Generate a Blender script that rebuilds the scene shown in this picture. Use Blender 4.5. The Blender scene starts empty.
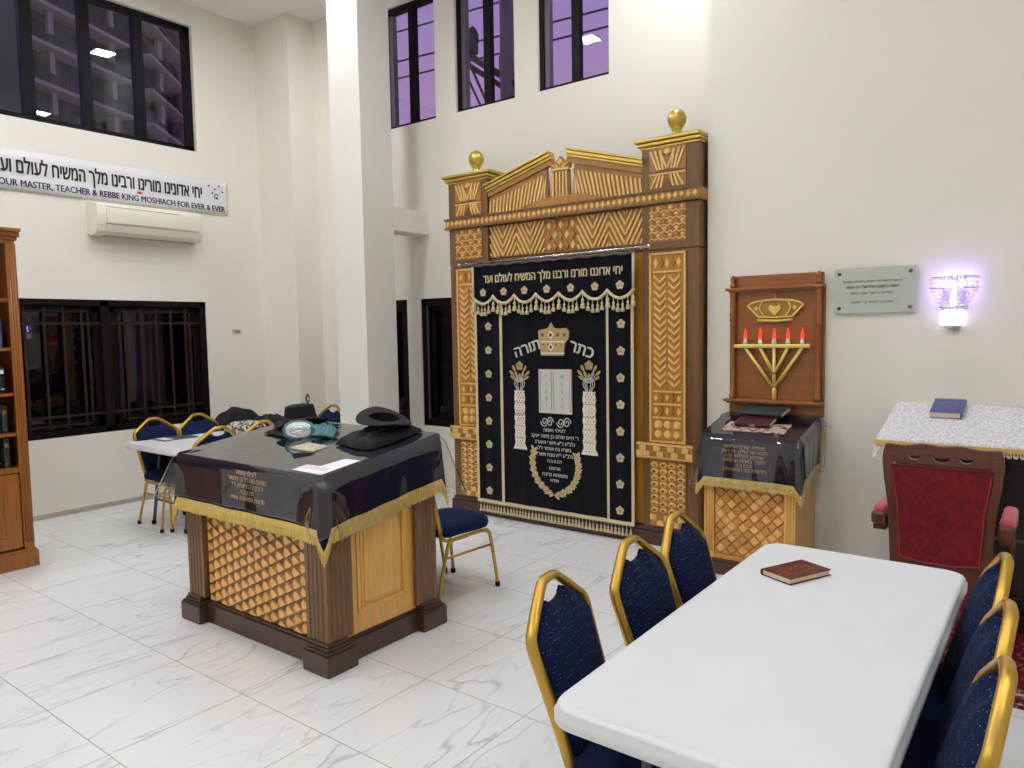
import bpy, bmesh, math, random
from mathutils import Vector, Matrix, geometry
random.seed(7)
PI = math.pi
SC = bpy.context.scene
COL = SC.collection
SC.view_settings.view_transform = 'Standard'
SC.view_settings.look = 'None'
SC.view_settings.gamma = 1.0
SC.view_settings.use_curve_mapping = False
SC.view_settings.exposure = 0.0
SC.cycles.use_denoising = True
SC.cycles.max_bounces = 10
SC.cycles.diffuse_bounces = 5
SC.cycles.transparent_max_bounces = 16
SC.cycles.caustics_reflective = False
SC.cycles.caustics_refractive = False
SC.cycles.sample_clamp_indirect = 6.0

# ------------------------------------------------------------------ materials
def srgb(r, g, b):
    def f(c):
        c = c / 255.0
        return c / 12.92 if c <= 0.04045 else ((c + 0.055) / 1.055) ** 2.4
    return (f(r), f(g), f(b), 1.0)

def base_mat(name):
    m = bpy.data.materials.new(name)
    m.use_nodes = True
    nt = m.node_tree
    return m, nt, nt.nodes['Principled BSDF'], nt.nodes['Material Output']

def mat(name, rgb, rough=0.5, metal=0.0, noise=0.0, nscale=20.0, bump=0.0, bscale=80.0, spec=0.5,
        coat=0.0, emit=None, estr=0.0, stretch=None, sheen=0.0):
    """Principled material whose colour and surface are varied by procedural noise."""
    m, nt, b, out = base_mat(name)
    c = srgb(*rgb)
    b.inputs['Base Color'].default_value = c
    b.inputs['Roughness'].default_value = rough
    b.inputs['Metallic'].default_value = metal
    b.inputs['Specular IOR Level'].default_value = spec
    b.inputs['Coat Weight'].default_value = coat
    b.inputs['Coat Roughness'].default_value = 0.08
    b.inputs['Sheen Weight'].default_value = sheen
    if emit:
        b.inputs['Emission Color'].default_value = srgb(*emit)
        b.inputs['Emission Strength'].default_value = estr
    co = None
    if noise or bump:
        tc = nt.nodes.new('ShaderNodeTexCoord')
        co = tc.outputs['Object']
        if stretch:
            mp = nt.nodes.new('ShaderNodeMapping')
            mp.inputs['Scale'].default_value = stretch
            nt.links.new(co, mp.inputs['Vector'])
            co = mp.outputs['Vector']
    if noise:
        n = nt.nodes.new('ShaderNodeTexNoise')
        n.inputs['Scale'].default_value = nscale
        n.inputs['Detail'].default_value = 6
        nt.links.new(co, n.inputs['Vector'])
        r = nt.nodes.new('ShaderNodeValToRGB')
        r.color_ramp.elements[0].position = 0.28
        r.color_ramp.elements[1].position = 0.72
        r.color_ramp.elements[0].color = (c[0]*(1-noise), c[1]*(1-noise), c[2]*(1-noise), 1)
        r.color_ramp.elements[1].color = (min(1, c[0]*(1+noise)), min(1, c[1]*(1+noise)), min(1, c[2]*(1+noise)), 1)
        nt.links.new(n.outputs['Fac'], r.inputs['Fac'])
        nt.links.new(r.outputs['Color'], b.inputs['Base Color'])
    if bump:
        n2 = nt.nodes.new('ShaderNodeTexNoise')
        n2.inputs['Scale'].default_value = bscale
        n2.inputs['Detail'].default_value = 4
        nt.links.new(co, n2.inputs['Vector'])
        bp = nt.nodes.new('ShaderNodeBump')
        bp.inputs['Strength'].default_value = bump
        bp.inputs['Distance'].default_value = 0.01
        nt.links.new(n2.outputs['Fac'], bp.inputs['Height'])
        nt.links.new(bp.outputs['Normal'], b.inputs['Normal'])
    return m

def film_mat(name, tint, rough=0.03, ior=1.45, bump=0.0, bscale=9.0, base_refl=0.0, thin=False):
    """Clear thin sheet: transparent with Fresnel reflection."""
    m, nt, b, out = base_mat(name)
    nt.nodes.remove(b)
    tr = nt.nodes.new('ShaderNodeBsdfTransparent'); tr.inputs['Color'].default_value = tint
    gl = nt.nodes.new('ShaderNodeBsdfGlossy'); gl.inputs['Roughness'].default_value = rough
    # Schlick reflectance from the facing angle, the same on both sides of the sheet
    fr = nt.nodes.new('ShaderNodeLayerWeight'); fr.inputs['Blend'].default_value = 0.5
    f0 = ((ior-1)/(ior+1))**2
    pw = nt.nodes.new('ShaderNodeMath'); pw.operation = 'POWER'; pw.inputs[1].default_value = 5.0
    nt.links.new(fr.outputs['Facing'], pw.inputs[0])
    ml = nt.nodes.new('ShaderNodeMath'); ml.operation = 'MULTIPLY_ADD'; ml.inputs[1].default_value = 1-f0; ml.inputs[2].default_value = f0
    nt.links.new(pw.outputs[0], ml.inputs[0])
    mx = nt.nodes.new('ShaderNodeMixShader')
    if bump:
        tc = nt.nodes.new('ShaderNodeTexCoord')
        n2 = nt.nodes.new('ShaderNodeTexNoise'); n2.inputs['Scale'].default_value = bscale
        n2.inputs['Detail'].default_value = 3
        nt.links.new(tc.outputs['Object'], n2.inputs['Vector'])
        bp = nt.nodes.new('ShaderNodeBump'); bp.inputs['Strength'].default_value = bump
        bp.inputs['Distance'].default_value = 0.03
        nt.links.new(n2.outputs['Fac'], bp.inputs['Height'])
        nt.links.new(bp.outputs['Normal'], gl.inputs['Normal'])
        nt.links.new(bp.outputs['Normal'], fr.inputs['Normal'])
    fac = ml.outputs[0]
    if thin:                                    # both faces of a thin sheet reflect: 2R / (1 + R)
        a1 = nt.nodes.new('ShaderNodeMath'); a1.operation = 'ADD'; a1.inputs[1].default_value = 1.0
        m1 = nt.nodes.new('ShaderNodeMath'); m1.operation = 'MULTIPLY'; m1.inputs[1].default_value = 2.0
        d1 = nt.nodes.new('ShaderNodeMath'); d1.operation = 'DIVIDE'
        nt.links.new(fac, a1.inputs[0]); nt.links.new(fac, m1.inputs[0])
        nt.links.new(m1.outputs[0], d1.inputs[0]); nt.links.new(a1.outputs[0], d1.inputs[1]); fac = d1.outputs[0]
    if base_refl:
        ad = nt.nodes.new('ShaderNodeMath'); ad.operation = 'ADD'; ad.use_clamp = True
        ad.inputs[1].default_value = base_refl
        nt.links.new(fac, ad.inputs[0]); fac = ad.outputs[0]
    nt.links.new(fac, mx.inputs['Fac'])
    nt.links.new(tr.outputs[0], mx.inputs[1]); nt.links.new(gl.outputs[0], mx.inputs[2])
    nt.links.new(mx.outputs[0], out.inputs['Surface'])
    return m

def emit_mat(name, rgb, strength):
    m, nt, b, out = base_mat(name)
    nt.nodes.remove(b)
    e = nt.nodes.new('ShaderNodeEmission')
    e.inputs['Color'].default_value = srgb(*rgb); e.inputs['Strength'].default_value = strength
    nt.links.new(e.outputs[0], out.inputs['Surface'])
    return m

def wood_mat(name, rgb, dark=0.55, rough=0.38, axis='z', scale=14.0, coat=0.15):
    """Wood with streaks running along one axis."""
    m, nt, b, out = base_mat(name)
    c = srgb(*rgb)
    tc = nt.nodes.new('ShaderNodeTexCoord')
    mp = nt.nodes.new('ShaderNodeMapping')
    s = {'x': (0.08, 1, 1), 'y': (1, 0.08, 1), 'z': (1, 1, 0.08)}[axis]
    mp.inputs['Scale'].default_value = s
    n = nt.nodes.new('ShaderNodeTexNoise')
    n.inputs['Scale'].default_value = scale * 3; n.inputs['Detail'].default_value = 7
    n.inputs['Distortion'].default_value = 0.6
    r = nt.nodes.new('ShaderNodeValToRGB')
    r.color_ramp.elements[0].position = 0.3; r.color_ramp.elements[1].position = 0.68
    r.color_ramp.elements[0].color = (c[0]*dark, c[1]*dark, c[2]*dark, 1)
    r.color_ramp.elements[1].color = (min(1, c[0]*1.12), min(1, c[1]*1.12), min(1, c[2]*1.12), 1)
    nt.links.new(tc.outputs['Object'], mp.inputs['Vector'])
    nt.links.new(mp.outputs['Vector'], n.inputs['Vector'])
    nt.links.new(n.outputs['Fac'], r.inputs['Fac'])
    nt.links.new(r.outputs['Color'], b.inputs['Base Color'])
    bp = nt.nodes.new('ShaderNodeBump'); bp.inputs['Strength'].default_value = 0.08
    bp.inputs['Distance'].default_value = 0.004
    nt.links.new(n.outputs['Fac'], bp.inputs['Height'])
    nt.links.new(bp.outputs['Normal'], b.inputs['Normal'])
    b.inputs['Roughness'].default_value = rough
    b.inputs['Coat Weight'].default_value = coat
    b.inputs['Coat Roughness'].default_value = 0.15
    return m

def dots_mat(name, rgb, dot, scale=55.0, size=0.16, rough=0.9):
    """Woven cloth with a scatter of small woven flecks."""
    m, nt, b, out = base_mat(name)
    tc = nt.nodes.new('ShaderNodeTexCoord')
    v = nt.nodes.new('ShaderNodeTexVoronoi'); v.inputs['Scale'].default_value = scale
    v.inputs['Randomness'].default_value = 0.35
    lt = nt.nodes.new('ShaderNodeMath'); lt.operation = 'LESS_THAN'; lt.inputs[1].default_value = size
    mx = nt.nodes.new('ShaderNodeMix'); mx.data_type = 'RGBA'
    mx.inputs['A'].default_value = srgb(*rgb); mx.inputs['B'].default_value = srgb(*dot)
    nt.links.new(tc.outputs['Object'], v.inputs['Vector'])
    nt.links.new(v.outputs['Distance'], lt.inputs[0])
    nt.links.new(lt.outputs[0], mx.inputs['Factor'])
    nt.links.new(mx.outputs['Result'], b.inputs['Base Color'])
    n2 = nt.nodes.new('ShaderNodeTexNoise'); n2.inputs['Scale'].default_value = 300
    nt.links.new(tc.outputs['Object'], n2.inputs['Vector'])
    bp = nt.nodes.new('ShaderNodeBump'); bp.inputs['Strength'].default_value = 0.25
    bp.inputs['Distance'].default_value = 0.004
    nt.links.new(n2.outputs['Fac'], bp.inputs['Height'])
    nt.links.new(bp.outputs['Normal'], b.inputs['Normal'])
    b.inputs['Roughness'].default_value = rough
    b.inputs['Specular IOR Level'].default_value = 0.2
    b.inputs['Sheen Weight'].default_value = 0.0
    return m

def two_tone(name, a, bcol, scale=18.0, lo=0.42, hi=0.58, rough=0.9, distort=1.5, bump=0.3, detail=5.0, sheen=0.0):
    """Two colours meeting along noise contours (damask, rug pile, lace)."""
    m, nt, b, out = base_mat(name)
    tc = nt.nodes.new('ShaderNodeTexCoord')
    n = nt.nodes.new('ShaderNodeTexNoise'); n.inputs['Scale'].default_value = scale
    n.inputs['Detail'].default_value = detail; n.inputs['Distortion'].default_value = distort
    r = nt.nodes.new('ShaderNodeValToRGB')
    r.color_ramp.elements[0].position = lo; r.color_ramp.elements[1].position = hi
    r.color_ramp.elements[0].color = srgb(*a); r.color_ramp.elements[1].color = srgb(*bcol)
    nt.links.new(tc.outputs['Object'], n.inputs['Vector'])
    nt.links.new(n.outputs['Fac'], r.inputs['Fac'])
    nt.links.new(r.outputs['Color'], b.inputs['Base Color'])
    bp = nt.nodes.new('ShaderNodeBump'); bp.inputs['Strength'].default_value = bump
    bp.inputs['Distance'].default_value = 0.006
    nt.links.new(n.outputs['Fac'], bp.inputs['Height'])
    nt.links.new(bp.outputs['Normal'], b.inputs['Normal'])
    b.inputs['Roughness'].default_value = rough
    b.inputs['Sheen Weight'].default_value = sheen
    b.inputs['Specular IOR Level'].default_value = 0.25
    return m

# ------------------------------------------------------------------ mesh builder
class MB:
    """Collects geometry (several material slots allowed) and links it as ONE mesh object."""
    def __init__(self):
        self.v = []; self.f = []; self.m = []; self.s = []
    def add(self, verts, faces, mi=0, smooth=False):
        o = len(self.v)
        self.v.extend([tuple(p) for p in verts])
        for f in faces:
            self.f.append([i + o for i in f]); self.m.append(mi); self.s.append(smooth)
        return self
    def box(self, x0, x1, y0, y1, z0, z1, mi=0):
        V = [(x0,y0,z0),(x1,y0,z0),(x1,y1,z0),(x0,y1,z0),(x0,y0,z1),(x1,y0,z1),(x1,y1,z1),(x0,y1,z1)]
        F = [(0,3,2,1),(4,5,6,7),(0,1,5,4),(1,2,6,5),(2,3,7,6),(3,0,4,7)]
        return self.add(V, F, mi)
    def rbox(self, x0, x1, y0, y1, z0, z1, r=0.01, seg=3, mi=0, smooth=True):
        bm = bmesh.new()
        bmesh.ops.create_cube(bm, size=1.0)
        for w in bm.verts:
            w.co = Vector(((x0+x1)/2 + w.co.x*(x1-x0), (y0+y1)/2 + w.co.y*(y1-y0), (z0+z1)/2 + w.co.z*(z1-z0)))
        r = min(r, 0.49*min(x1-x0, y1-y0, z1-z0))
        bmesh.ops.bevel(bm, geom=list(bm.edges), offset=r, segments=seg, affect='EDGES', profile=0.5)
        return self.from_bm(bm, mi, smooth)
    def from_bm(self, bm, mi=0, smooth=False):
        bm.verts.index_update()
        V = [tuple(v.co) for v in bm.verts]; F = [[v.index for v in f.verts] for f in bm.faces]
        bm.free()
        return self.add(V, F, mi, smooth)
    def prism(self, poly, frame, d0, d1, mi=0, bevel=0.0, smooth=False):
        """poly: 2-D outline in (u, v); frame: (origin, U, V, N); solid between N=d0 and N=d1 (front, chamfered)."""
        O, U, V, N = [Vector(a) for a in frame]
        a = 0
        for i in range(len(poly)):
            x0, y0 = poly[i]; x1, y1 = poly[(i+1) % len(poly)]
            a += x0*y1 - x1*y0
        if a < 0: poly = poly[::-1]
        n = len(poly)
        P = lambda p, d: tuple(O + U*p[0] + V*p[1] + N*d)
        verts = [P(p, d0) for p in poly]
        if bevel:
            cx = sum(p[0] for p in poly)/n; cy = sum(p[1] for p in poly)/n
            rmax = max(math.hypot(p[0]-cx, p[1]-cy) for p in poly)
            k = max(0.15, 1 - bevel/max(1e-6, rmax))
            verts += [P((cx+(p[0]-cx)*k, cy+(p[1]-cy)*k), d1) for p in poly]
        else:
            verts += [P(p, d1) for p in poly]
        faces = [tuple(range(n-1, -1, -1)), tuple(range(n, 2*n))]
        for i in range(n):
            j = (i+1) % n
            faces.append((i, j, n+j, n+i))
        return self.add(verts, faces, mi, smooth)
    def tube(self, pts, r, n=8, closed=False, mi=0, flat=None, up=None, caps=True):
        """Sweep a round (or flattened) section along points. r: number or list."""
        P = [Vector(p) for p in pts]; k = len(P)
        rr = r if isinstance(r, (list, tuple)) else [r]*k
        T = []
        for i in range(k):
            if closed: t = P[(i+1) % k] - P[i-1]
            elif i == 0: t = P[1]-P[0]
            elif i == k-1: t = P[-1]-P[-2]
            else: t = (P[i+1]-P[i]).normalized() + (P[i]-P[i-1]).normalized()
            T.append(t.normalized() if t.length > 1e-9 else Vector((0,0,1)))
        ref = Vector(up) if up else (Vector((0,0,1)) if abs(T[0].z) < 0.9 else Vector((1,0,0)))
        A = (ref - T[0]*ref.dot(T[0])).normalized()
        V = []
        for i in range(k):
            if up: A = (Vector(up) - T[i]*Vector(up).dot(T[i]))
            else: A = (A - T[i]*A.dot(T[i]))
            A = A.normalized() if A.length > 1e-6 else T[i].orthogonal().normalized()
            B = T[i].cross(A)
            for j in range(n):
                a = 2*PI*j/n
                V.append(tuple(P[i] + A*(math.cos(a)*rr[i]) + B*(math.sin(a)*rr[i]*(flat or 1.0))))
        F = []
        for i in range(k if closed else k-1):
            i2 = (i+1) % k
            for j in range(n):
                j2 = (j+1) % n
                F.append((i*n+j, i*n+j2, i2*n+j2, i2*n+j))
        self.add(V, F, mi, True)
        if not closed and caps:
            o = len(self.v) - k*n
            self.f.append([o+j for j in range(n-1, -1, -1)]); self.m.append(mi); self.s.append(False)
            self.f.append([o+(k-1)*n+j for j in range(n)]); self.m.append(mi); self.s.append(False)
        return self
    def lathe(self, prof, c, n=20, mi=0, axis='z', sx=1.0, sy=1.0):
        V = []; F = []
        k = len(prof)
        for (r, h) in prof:
            for j in range(n):
                a = 2*PI*j/n
                x, y = max(r, 1e-4)*math.cos(a)*sx, max(r, 1e-4)*math.sin(a)*sy
                if axis == 'z': V.append((c[0]+x, c[1]+y, c[2]+h))
                elif axis == 'y': V.append((c[0]+x, c[1]+h, c[2]-y))
                else: V.append((c[0]+h, c[1]+x, c[2]+y))
        for i in range(k-1):
            for j in range(n):
                j2 = (j+1) % n
                F.append((i*n+j, i*n+j2, (i+1)*n+j2, (i+1)*n+j))
        F.append(tuple(range(n-1, -1, -1))); F.append(tuple((k-1)*n+j for j in range(n)))
        return self.add(V, F, mi, True)
    def ball(self, c, r, n=16, mi=0, sx=1, sy=1, sz=1):
        m = max(6, n//2)
        return self.lathe([(r*math.sin(PI*i/m), -r*sz*math.cos(PI*i/m)) for i in range(m+1)], c, n, mi, 'z', sx, sy)
    def grid(self, fn, nu, nv, mi=0, smooth=True, closed_u=False):
        V = [tuple(fn(i/(nu if closed_u else nu-1), j/(nv-1))) for j in range(nv) for i in range(nu)]
        F = []
        for j in range(nv-1):
            for i in range(nu if closed_u else nu-1):
                i2 = (i+1) % nu
                F.append((j*nu+i, j*nu+i2, (j+1)*nu+i2, (j+1)*nu+i))
        return self.add(V, F, mi, smooth)
    def text(self, body, frame, size, width=None, height=None, depth=0.002, mi=0, bold=0.0, lift=0.0, rtl=False, align='C', maxw=None):
        """Lettering as solid glyphs. frame origin is the middle of the line (or its edge)."""
        V, F, w, h = glyphs(body[::-1] if rtl else body, 0.0)
        if not V: return self
        O, U, W, N = [Vector(a) for a in frame]
        sx = sy = size
        if width: sx = width / w
        if maxw and w*sx > maxw: sx = maxw / w
        if height: sy = height / h
        ox = {'C': -w/2, 'L': 0.0, 'R': -w}[align]
        # heavier strokes: the glyphs are laid several times, a little apart
        for k, sh in enumerate([(0, 0)] if not bold else [(-bold, 0), (bold, 0), (0, -bold*0.5), (0, bold*0.5)]):
            self.add([O + U*((x+ox+sh[0])*sx) + W*((y+sh[1])*sy) + N*(lift + z*depth*(1+0.06*k)) for (x, y, z) in V], F, mi)
        return self
    def xform(self, M):
        self.v = [tuple(M @ Vector(p)) for p in self.v]; return self
    def build(self, name, mats, parent=None, world=True, solidify=0.0, bevel=0.0, sub=0, weld=False):
        off = Vector((0,0,0))
        if parent is not None and world:
            p = parent
            while p is not None:
                off += p.location; p = p.parent
        me = bpy.data.meshes.new(name)
        me.from_pydata([(x-off.x, y-off.y, z-off.z) for (x, y, z) in self.v], [], self.f)
        for mm in (mats if isinstance(mats, (list, tuple)) else [mats]):
            me.materials.append(mm)
        me.polygons.foreach_set('material_index', self.m)
        me.polygons.foreach_set('use_smooth', self.s)
        me.update()
        if weld:
            bm = bmesh.new(); bm.from_mesh(me)
            bmesh.ops.remove_doubles(bm, verts=bm.verts, dist=1e-5)
            bmesh.ops.recalc_face_normals(bm, faces=bm.faces)
            bm.to_mesh(me); bm.free()
        o = bpy.data.objects.new(name, me)
        COL.objects.link(o)
        if parent is not None: o.parent = parent
        if solidify:
            md = o.modifiers.new('thick', 'SOLIDIFY'); md.thickness = solidify; md.offset = 0
        if bevel:
            md = o.modifiers.new('bev', 'BEVEL'); md.width = bevel; md.segments = 2
            md.limit_method = 'ANGLE'; md.angle_limit = math.radians(40)
        if sub:
            md = o.modifiers.new('sub', 'SUBSURF'); md.levels = sub; md.render_levels = sub
        return o

_gc = {}
def glyphs(body, bold):
    key = (body, bold)
    if key in _gc: return _gc[key]
    cu = bpy.data.curves.new('lettering_curve', 'FONT')
    cu.body = body; cu.size = 1.0; cu.fill_mode = 'NONE' if hasattr(cu, 'fill_mode') else cu.fill_mode
    cu.resolution_u = 3
    ob = bpy.data.objects.new('lettering_curve', cu)
    COL.objects.link(ob)
    dg = bpy.context.evaluated_depsgraph_get(); dg.update()
    me = bpy.data.meshes.new_from_object(ob.evaluated_get(dg))
    P = [Vector((v.co.x, v.co.y)) for v in me.vertices]
    nxt = {}
    for e in me.edges: nxt.setdefault(e.vertices[0], []).append(e.vertices[1]); nxt.setdefault(e.vertices[1], []).append(e.vertices[0])
    bpy.data.objects.remove(ob); bpy.data.curves.remove(cu); bpy.data.meshes.remove(me)
    # contours, in the order of their points
    seen = set(); loops = []
    for i in range(len(P)):
        if i in seen or i not in nxt: continue
        lp = [i]; seen.add(i)
        c = i+1 if i+1 in nxt[i] else nxt[i][0]
        while c not in seen:
            lp.append(c); seen.add(c)
            n = [k for k in nxt[c] if k not in seen]
            if not n: break
            c = n[0]
        if len(lp) > 2: loops.append(lp)
    area = lambda lp: sum(P[lp[k-1]].x*P[lp[k]].y - P[lp[k]].x*P[lp[k-1]].y for k in range(len(lp)))/2
    ars = [area(lp) for lp in loops]
    V = []; F = []
    if loops:
        big = max(ars, key=abs); sg = 1 if big > 0 else -1
        # non-zero winding fill, so that strokes which overlap inside a letter stay solid
        co_, ed_, fc_, ov, oe, of = geometry.delaunay_2d_cdt(P, [], [lp if a > 0 else lp[::-1] for lp, a in zip(loops, ars)], 1, 1e-6)
        n = len(co_)
        V = [(p.x, p.y, -0.5) for p in co_] + [(p.x, p.y, 0.5) for p in co_]
        keep = [f for f, o in zip(fc_, of) if sum((1 if ars[k]*sg > 0 else -1) for k in o) != 0]
        cnt = {}
        for f in keep:
            F.append([i+n for i in f]); F.append([i for i in reversed(f)])
            for k in range(len(f)):
                x, y = f[k-1], f[k]; cnt.setdefault((min(x, y), max(x, y)), []).append((x, y))
        for e in cnt.values():
            if len(e) == 1: x, y = e[0]; F.append([x, y, y+n, x+n])
    if V:
        x0 = min(v[0] for v in V); x1 = max(v[0] for v in V); y0 = min(v[1] for v in V); y1 = max(v[1] for v in V)
        V = [(x-x0, y, z+0.5) for (x, y, z) in V]
        r = (V, F, x1-x0, y1-y0)
    else: r = ([], [], 1, 1)
    _gc[key] = r
    return r

def root(name, loc, label=None, cat=None, group=None, kind=None, rz=0.0):
    o = bpy.data.objects.new(name, None)
    o.empty_display_size = 0.1
    o.location = loc; o.rotation_euler = (0, 0, rz)
    COL.objects.link(o)
    return tag(o, label, cat, group, kind)

def tag(o, label=None, cat=None, group=None, kind=None):
    if label: o['label'] = label
    if cat: o['category'] = cat
    if group: o['group'] = group
    if kind: o['kind'] = kind
    return o

def struct(name, mb, mats, parent=None, **k):
    o = mb.build(name, mats, parent, **k)
    if parent is None: o['kind'] = 'structure'
    return o

def copy_tree(o, parent=None):
    c = o.copy(); COL.objects.link(c); c.parent = parent
    for ch in o.children: copy_tree(ch, c)
    return c

def arc(cx, cy, r, a0, a1, n, sx=1, sy=1):
    return [(cx + r*sx*math.cos(math.radians(a0+(a1-a0)*i/n)), cy + r*sy*math.sin(math.radians(a0+(a1-a0)*i/n))) for i in range(n+1)]

def rrect(x0, x1, y0, y1, r, n=5):
    return (arc(x1-r, y0+r, r, -90, 0, n) + arc(x1-r, y1-r, r, 0, 90, n) + arc(x0+r, y1-r, r, 90, 180, n) + arc(x0+r, y0+r, r, 180, 270, n))

def smooth_path(pts, n=6):
    """Catmull-Rom through points."""
    P = [Vector(p) for p in pts]; out = []
    for i in range(len(P)-1):
        p0 = P[max(0, i-1)]; p1 = P[i]; p2 = P[i+1]; p3 = P[min(len(P)-1, i+2)]
        for k in range(n):
            t = k/n
            out.append(0.5*((2*p1) + (p2-p0)*t + (2*p0-5*p1+4*p2-p3)*t*t + (3*p1-p0-3*p2+p3)*t**3))
    out.append(P[-1])
    return out

def FY(y): return ((0, y, 0), (1, 0, 0), (0, 0, 1), (0, -1, 0))      # a vertical plane facing -Y
def FYo(x, y, z): return ((x, y, z), (1, 0, 0), (0, 0, 1), (0, -1, 0))
def FX(x): return ((x, 0, 0), (0, 1, 0), (0, 0, 1), (1, 0, 0))       # a vertical plane facing +X
def FXo(x, y, z): return ((x, y, z), (0, 1, 0), (0, 0, 1), (1, 0, 0))
# ------------------------------------------------------------------ palette
M = {}
M['wall'] = mat('cream_wall_paint', (232, 228, 215), 0.75, noise=0.02, nscale=1.2, bump=0.03, bscale=60)
M['column'] = mat('white_column_paint', (228, 226, 216), 0.55, noise=0.01, nscale=2, bump=0.02, bscale=50)
M['ceil'] = mat('ceiling_paint', (240, 236, 232), 0.85, noise=0.01, nscale=2)
M['blackalu'] = mat('black_window_frame', (13, 13, 16), 0.5, spec=0.15)
M['rosewood'] = mat('dark_rosewood_frame', (20, 12, 10), 0.45, spec=0.15, noise=0.3, nscale=40, stretch=(1, 1, 0.1))
M['bar'] = mat('brown_grille_bar', (46, 31, 26), 0.5, spec=0.2)
M['glass'] = film_mat('window_pane_glass', (0.95, 0.95, 0.97, 1), 0.0, 1.5)
M['tintglass'] = film_mat('blue_tinted_pane_glass', (0.80, 0.84, 0.90, 1), 0.0, 1.6)
M['darkglass'] = film_mat('smoked_pane_glass', (0.5, 0.48, 0.52, 1), 0.01, 1.5)
M['dark'] = mat('dark_exterior', (46, 38, 42), 0.8, noise=0.2, nscale=3)
M['maroon'] = mat('maroon_grille', (112, 62, 80), 0.5, noise=0.2, nscale=8)
M['pale_post'] = mat('pale_grey_post', (205, 208, 206), 0.6, noise=0.05, nscale=5)
M['brown'] = wood_mat('brown_walnut', (118, 82, 46), 0.72, 0.35)
M['darkbrown'] = wood_mat('dark_plinth_wood', (72, 46, 36), 0.75, 0.33)
M['gold_wood'] = wood_mat('golden_wood', (184, 126, 44), 0.8, 0.38)
M['mid_wood'] = wood_mat('amber_wood', (166, 114, 48), 0.8, 0.38)
M['light_wood'] = wood_mat('light_inlay_wood', (226, 186, 114), 0.86, 0.35, coat=0.2)
M['honey'] = wood_mat('honey_oak_panel', (228, 174, 86), 0.84, 0.35, coat=0.3)
M['loz_a'] = wood_mat('lozenge_wood_light', (230, 174, 100), 0.85, 0.35)
M['loz_b'] = wood_mat('lozenge_wood_amber', (198, 140, 66), 0.85, 0.35)
M['loz_c'] = wood_mat('lozenge_wood_brown', (118, 72, 32), 0.85, 0.35)
M['loz_d'] = wood_mat('lozenge_wood_dark_amber', (132, 80, 34), 0.85, 0.35)
M['cherry'] = wood_mat('cherry_bookcase_wood', (150, 90, 32), 0.74, 0.32, coat=0.3)
M['teak'] = wood_mat('teak_board_wood', (146, 86, 36), 0.82, 0.4, axis='x')
M['throne'] = wood_mat('mahogany_throne_wood', (92, 46, 30), 0.8, 0.35)
M['gold'] = mat('polished_gilding', (208, 180, 96), 0.32, 0.85, noise=0.08, nscale=10)
M['giltpaint'] = mat('gold_painted_metal', (232, 202, 112), 0.4, 0.35)
M['chairgold'] = mat('gold_lacquered_chair_tube', (196, 156, 70), 0.32, 0.75, noise=0.06, nscale=14)
M['steel'] = mat('polished_steel', (205, 205, 205), 0.22, 1.0)
M['greymetal'] = mat('grey_table_leg_metal', (88, 92, 98), 0.45, 0.5)
M['bluefab'] = dots_mat('navy_chair_fabric', (14, 25, 58), (110, 124, 160), 84, 0.15)
M['seatfab'] = dots_mat('navy_seat_fabric', (14, 26, 60), (48, 64, 108), 62, 0.07)
M['velvet'] = mat('navy_velvet', (7, 8, 19), 0.9, noise=0.25, nscale=5, sheen=0.06, stretch=(1, 1, 0.25), spec=0.2)
M['velvet_in'] = mat('navy_cloth', (17, 16, 38), 0.85, noise=0.15, nscale=8, spec=0.2)
M['cream'] = mat('cream_embroidery', (214, 198, 160), 0.7, noise=0.12, nscale=90, bump=0.4, bscale=250)
M['gold_thread'] = mat('gold_embroidery', (186, 158, 108), 0.6, noise=0.2, nscale=120, bump=0.4, bscale=250)
M['silver_thread'] = mat('silver_embroidery', (206, 204, 196), 0.5, noise=0.1, nscale=60, bump=0.4, bscale=220)
M['white_thread'] = mat('white_embroidery', (232, 226, 210), 0.6, noise=0.05, nscale=60, bump=0.3, bscale=200)
M['red_thread'] = mat('red_embroidery', (150, 40, 40), 0.7)
M['fringe'] = mat('gold_fringe', (216, 186, 104), 0.65, noise=0.22, nscale=160, stretch=(1, 1, 0.08), bump=0.5, bscale=300)
M['film'] = film_mat('clear_plastic_cover', (0.97, 0.97, 0.97, 1), 0.03, 1.5, bump=0.10, bscale=5, base_refl=0.015, thin=True)
M['filmedge'] = film_mat('clear_plastic_edge', (0.95, 0.95, 0.95, 1), 0.15, 1.5, base_refl=0.16)
M['tablewhite'] = mat('white_moulded_table_plastic', (221, 222, 224), 0.42, noise=0.02, nscale=6, bump=0.05, bscale=40)
M['acwhite'] = mat('ivory_air_conditioner_plastic', (226, 222, 204), 0.4)
M['acdark'] = mat('shadow_grey_slot', (150, 146, 134), 0.6)
M['banner'] = mat('white_vinyl_banner', (226, 224, 224), 0.5, noise=0.02, nscale=8, bump=0.15, bscale=6)
M['ink'] = mat('black_print', (18, 18, 22), 0.6)
M['navyink'] = mat('navy_print', (38, 40, 92), 0.6)
M['redink'] = mat('red_print', (190, 40, 50), 0.6)
M['switch'] = mat('switch_plate_plastic', (206, 202, 190), 0.4)
M['greyplate'] = mat('grey_outlet_metal', (92, 92, 86), 0.4, 0.4)
M['blackfelt'] = mat('black_hat_felt', (15, 15, 17), 0.9, noise=0.2, nscale=60, bump=0.25, bscale=180)
M['blackcloth'] = mat('black_coat_cloth', (14, 14, 18), 0.85, noise=0.2, nscale=30, bump=0.3, bscale=90)
M['ribbon'] = mat('black_hat_ribbon', (8, 8, 10), 0.4)
M['teal'] = mat('teal_cloth', (78, 122, 126), 0.85, noise=0.2, nscale=25, bump=0.4, bscale=60)
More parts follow.
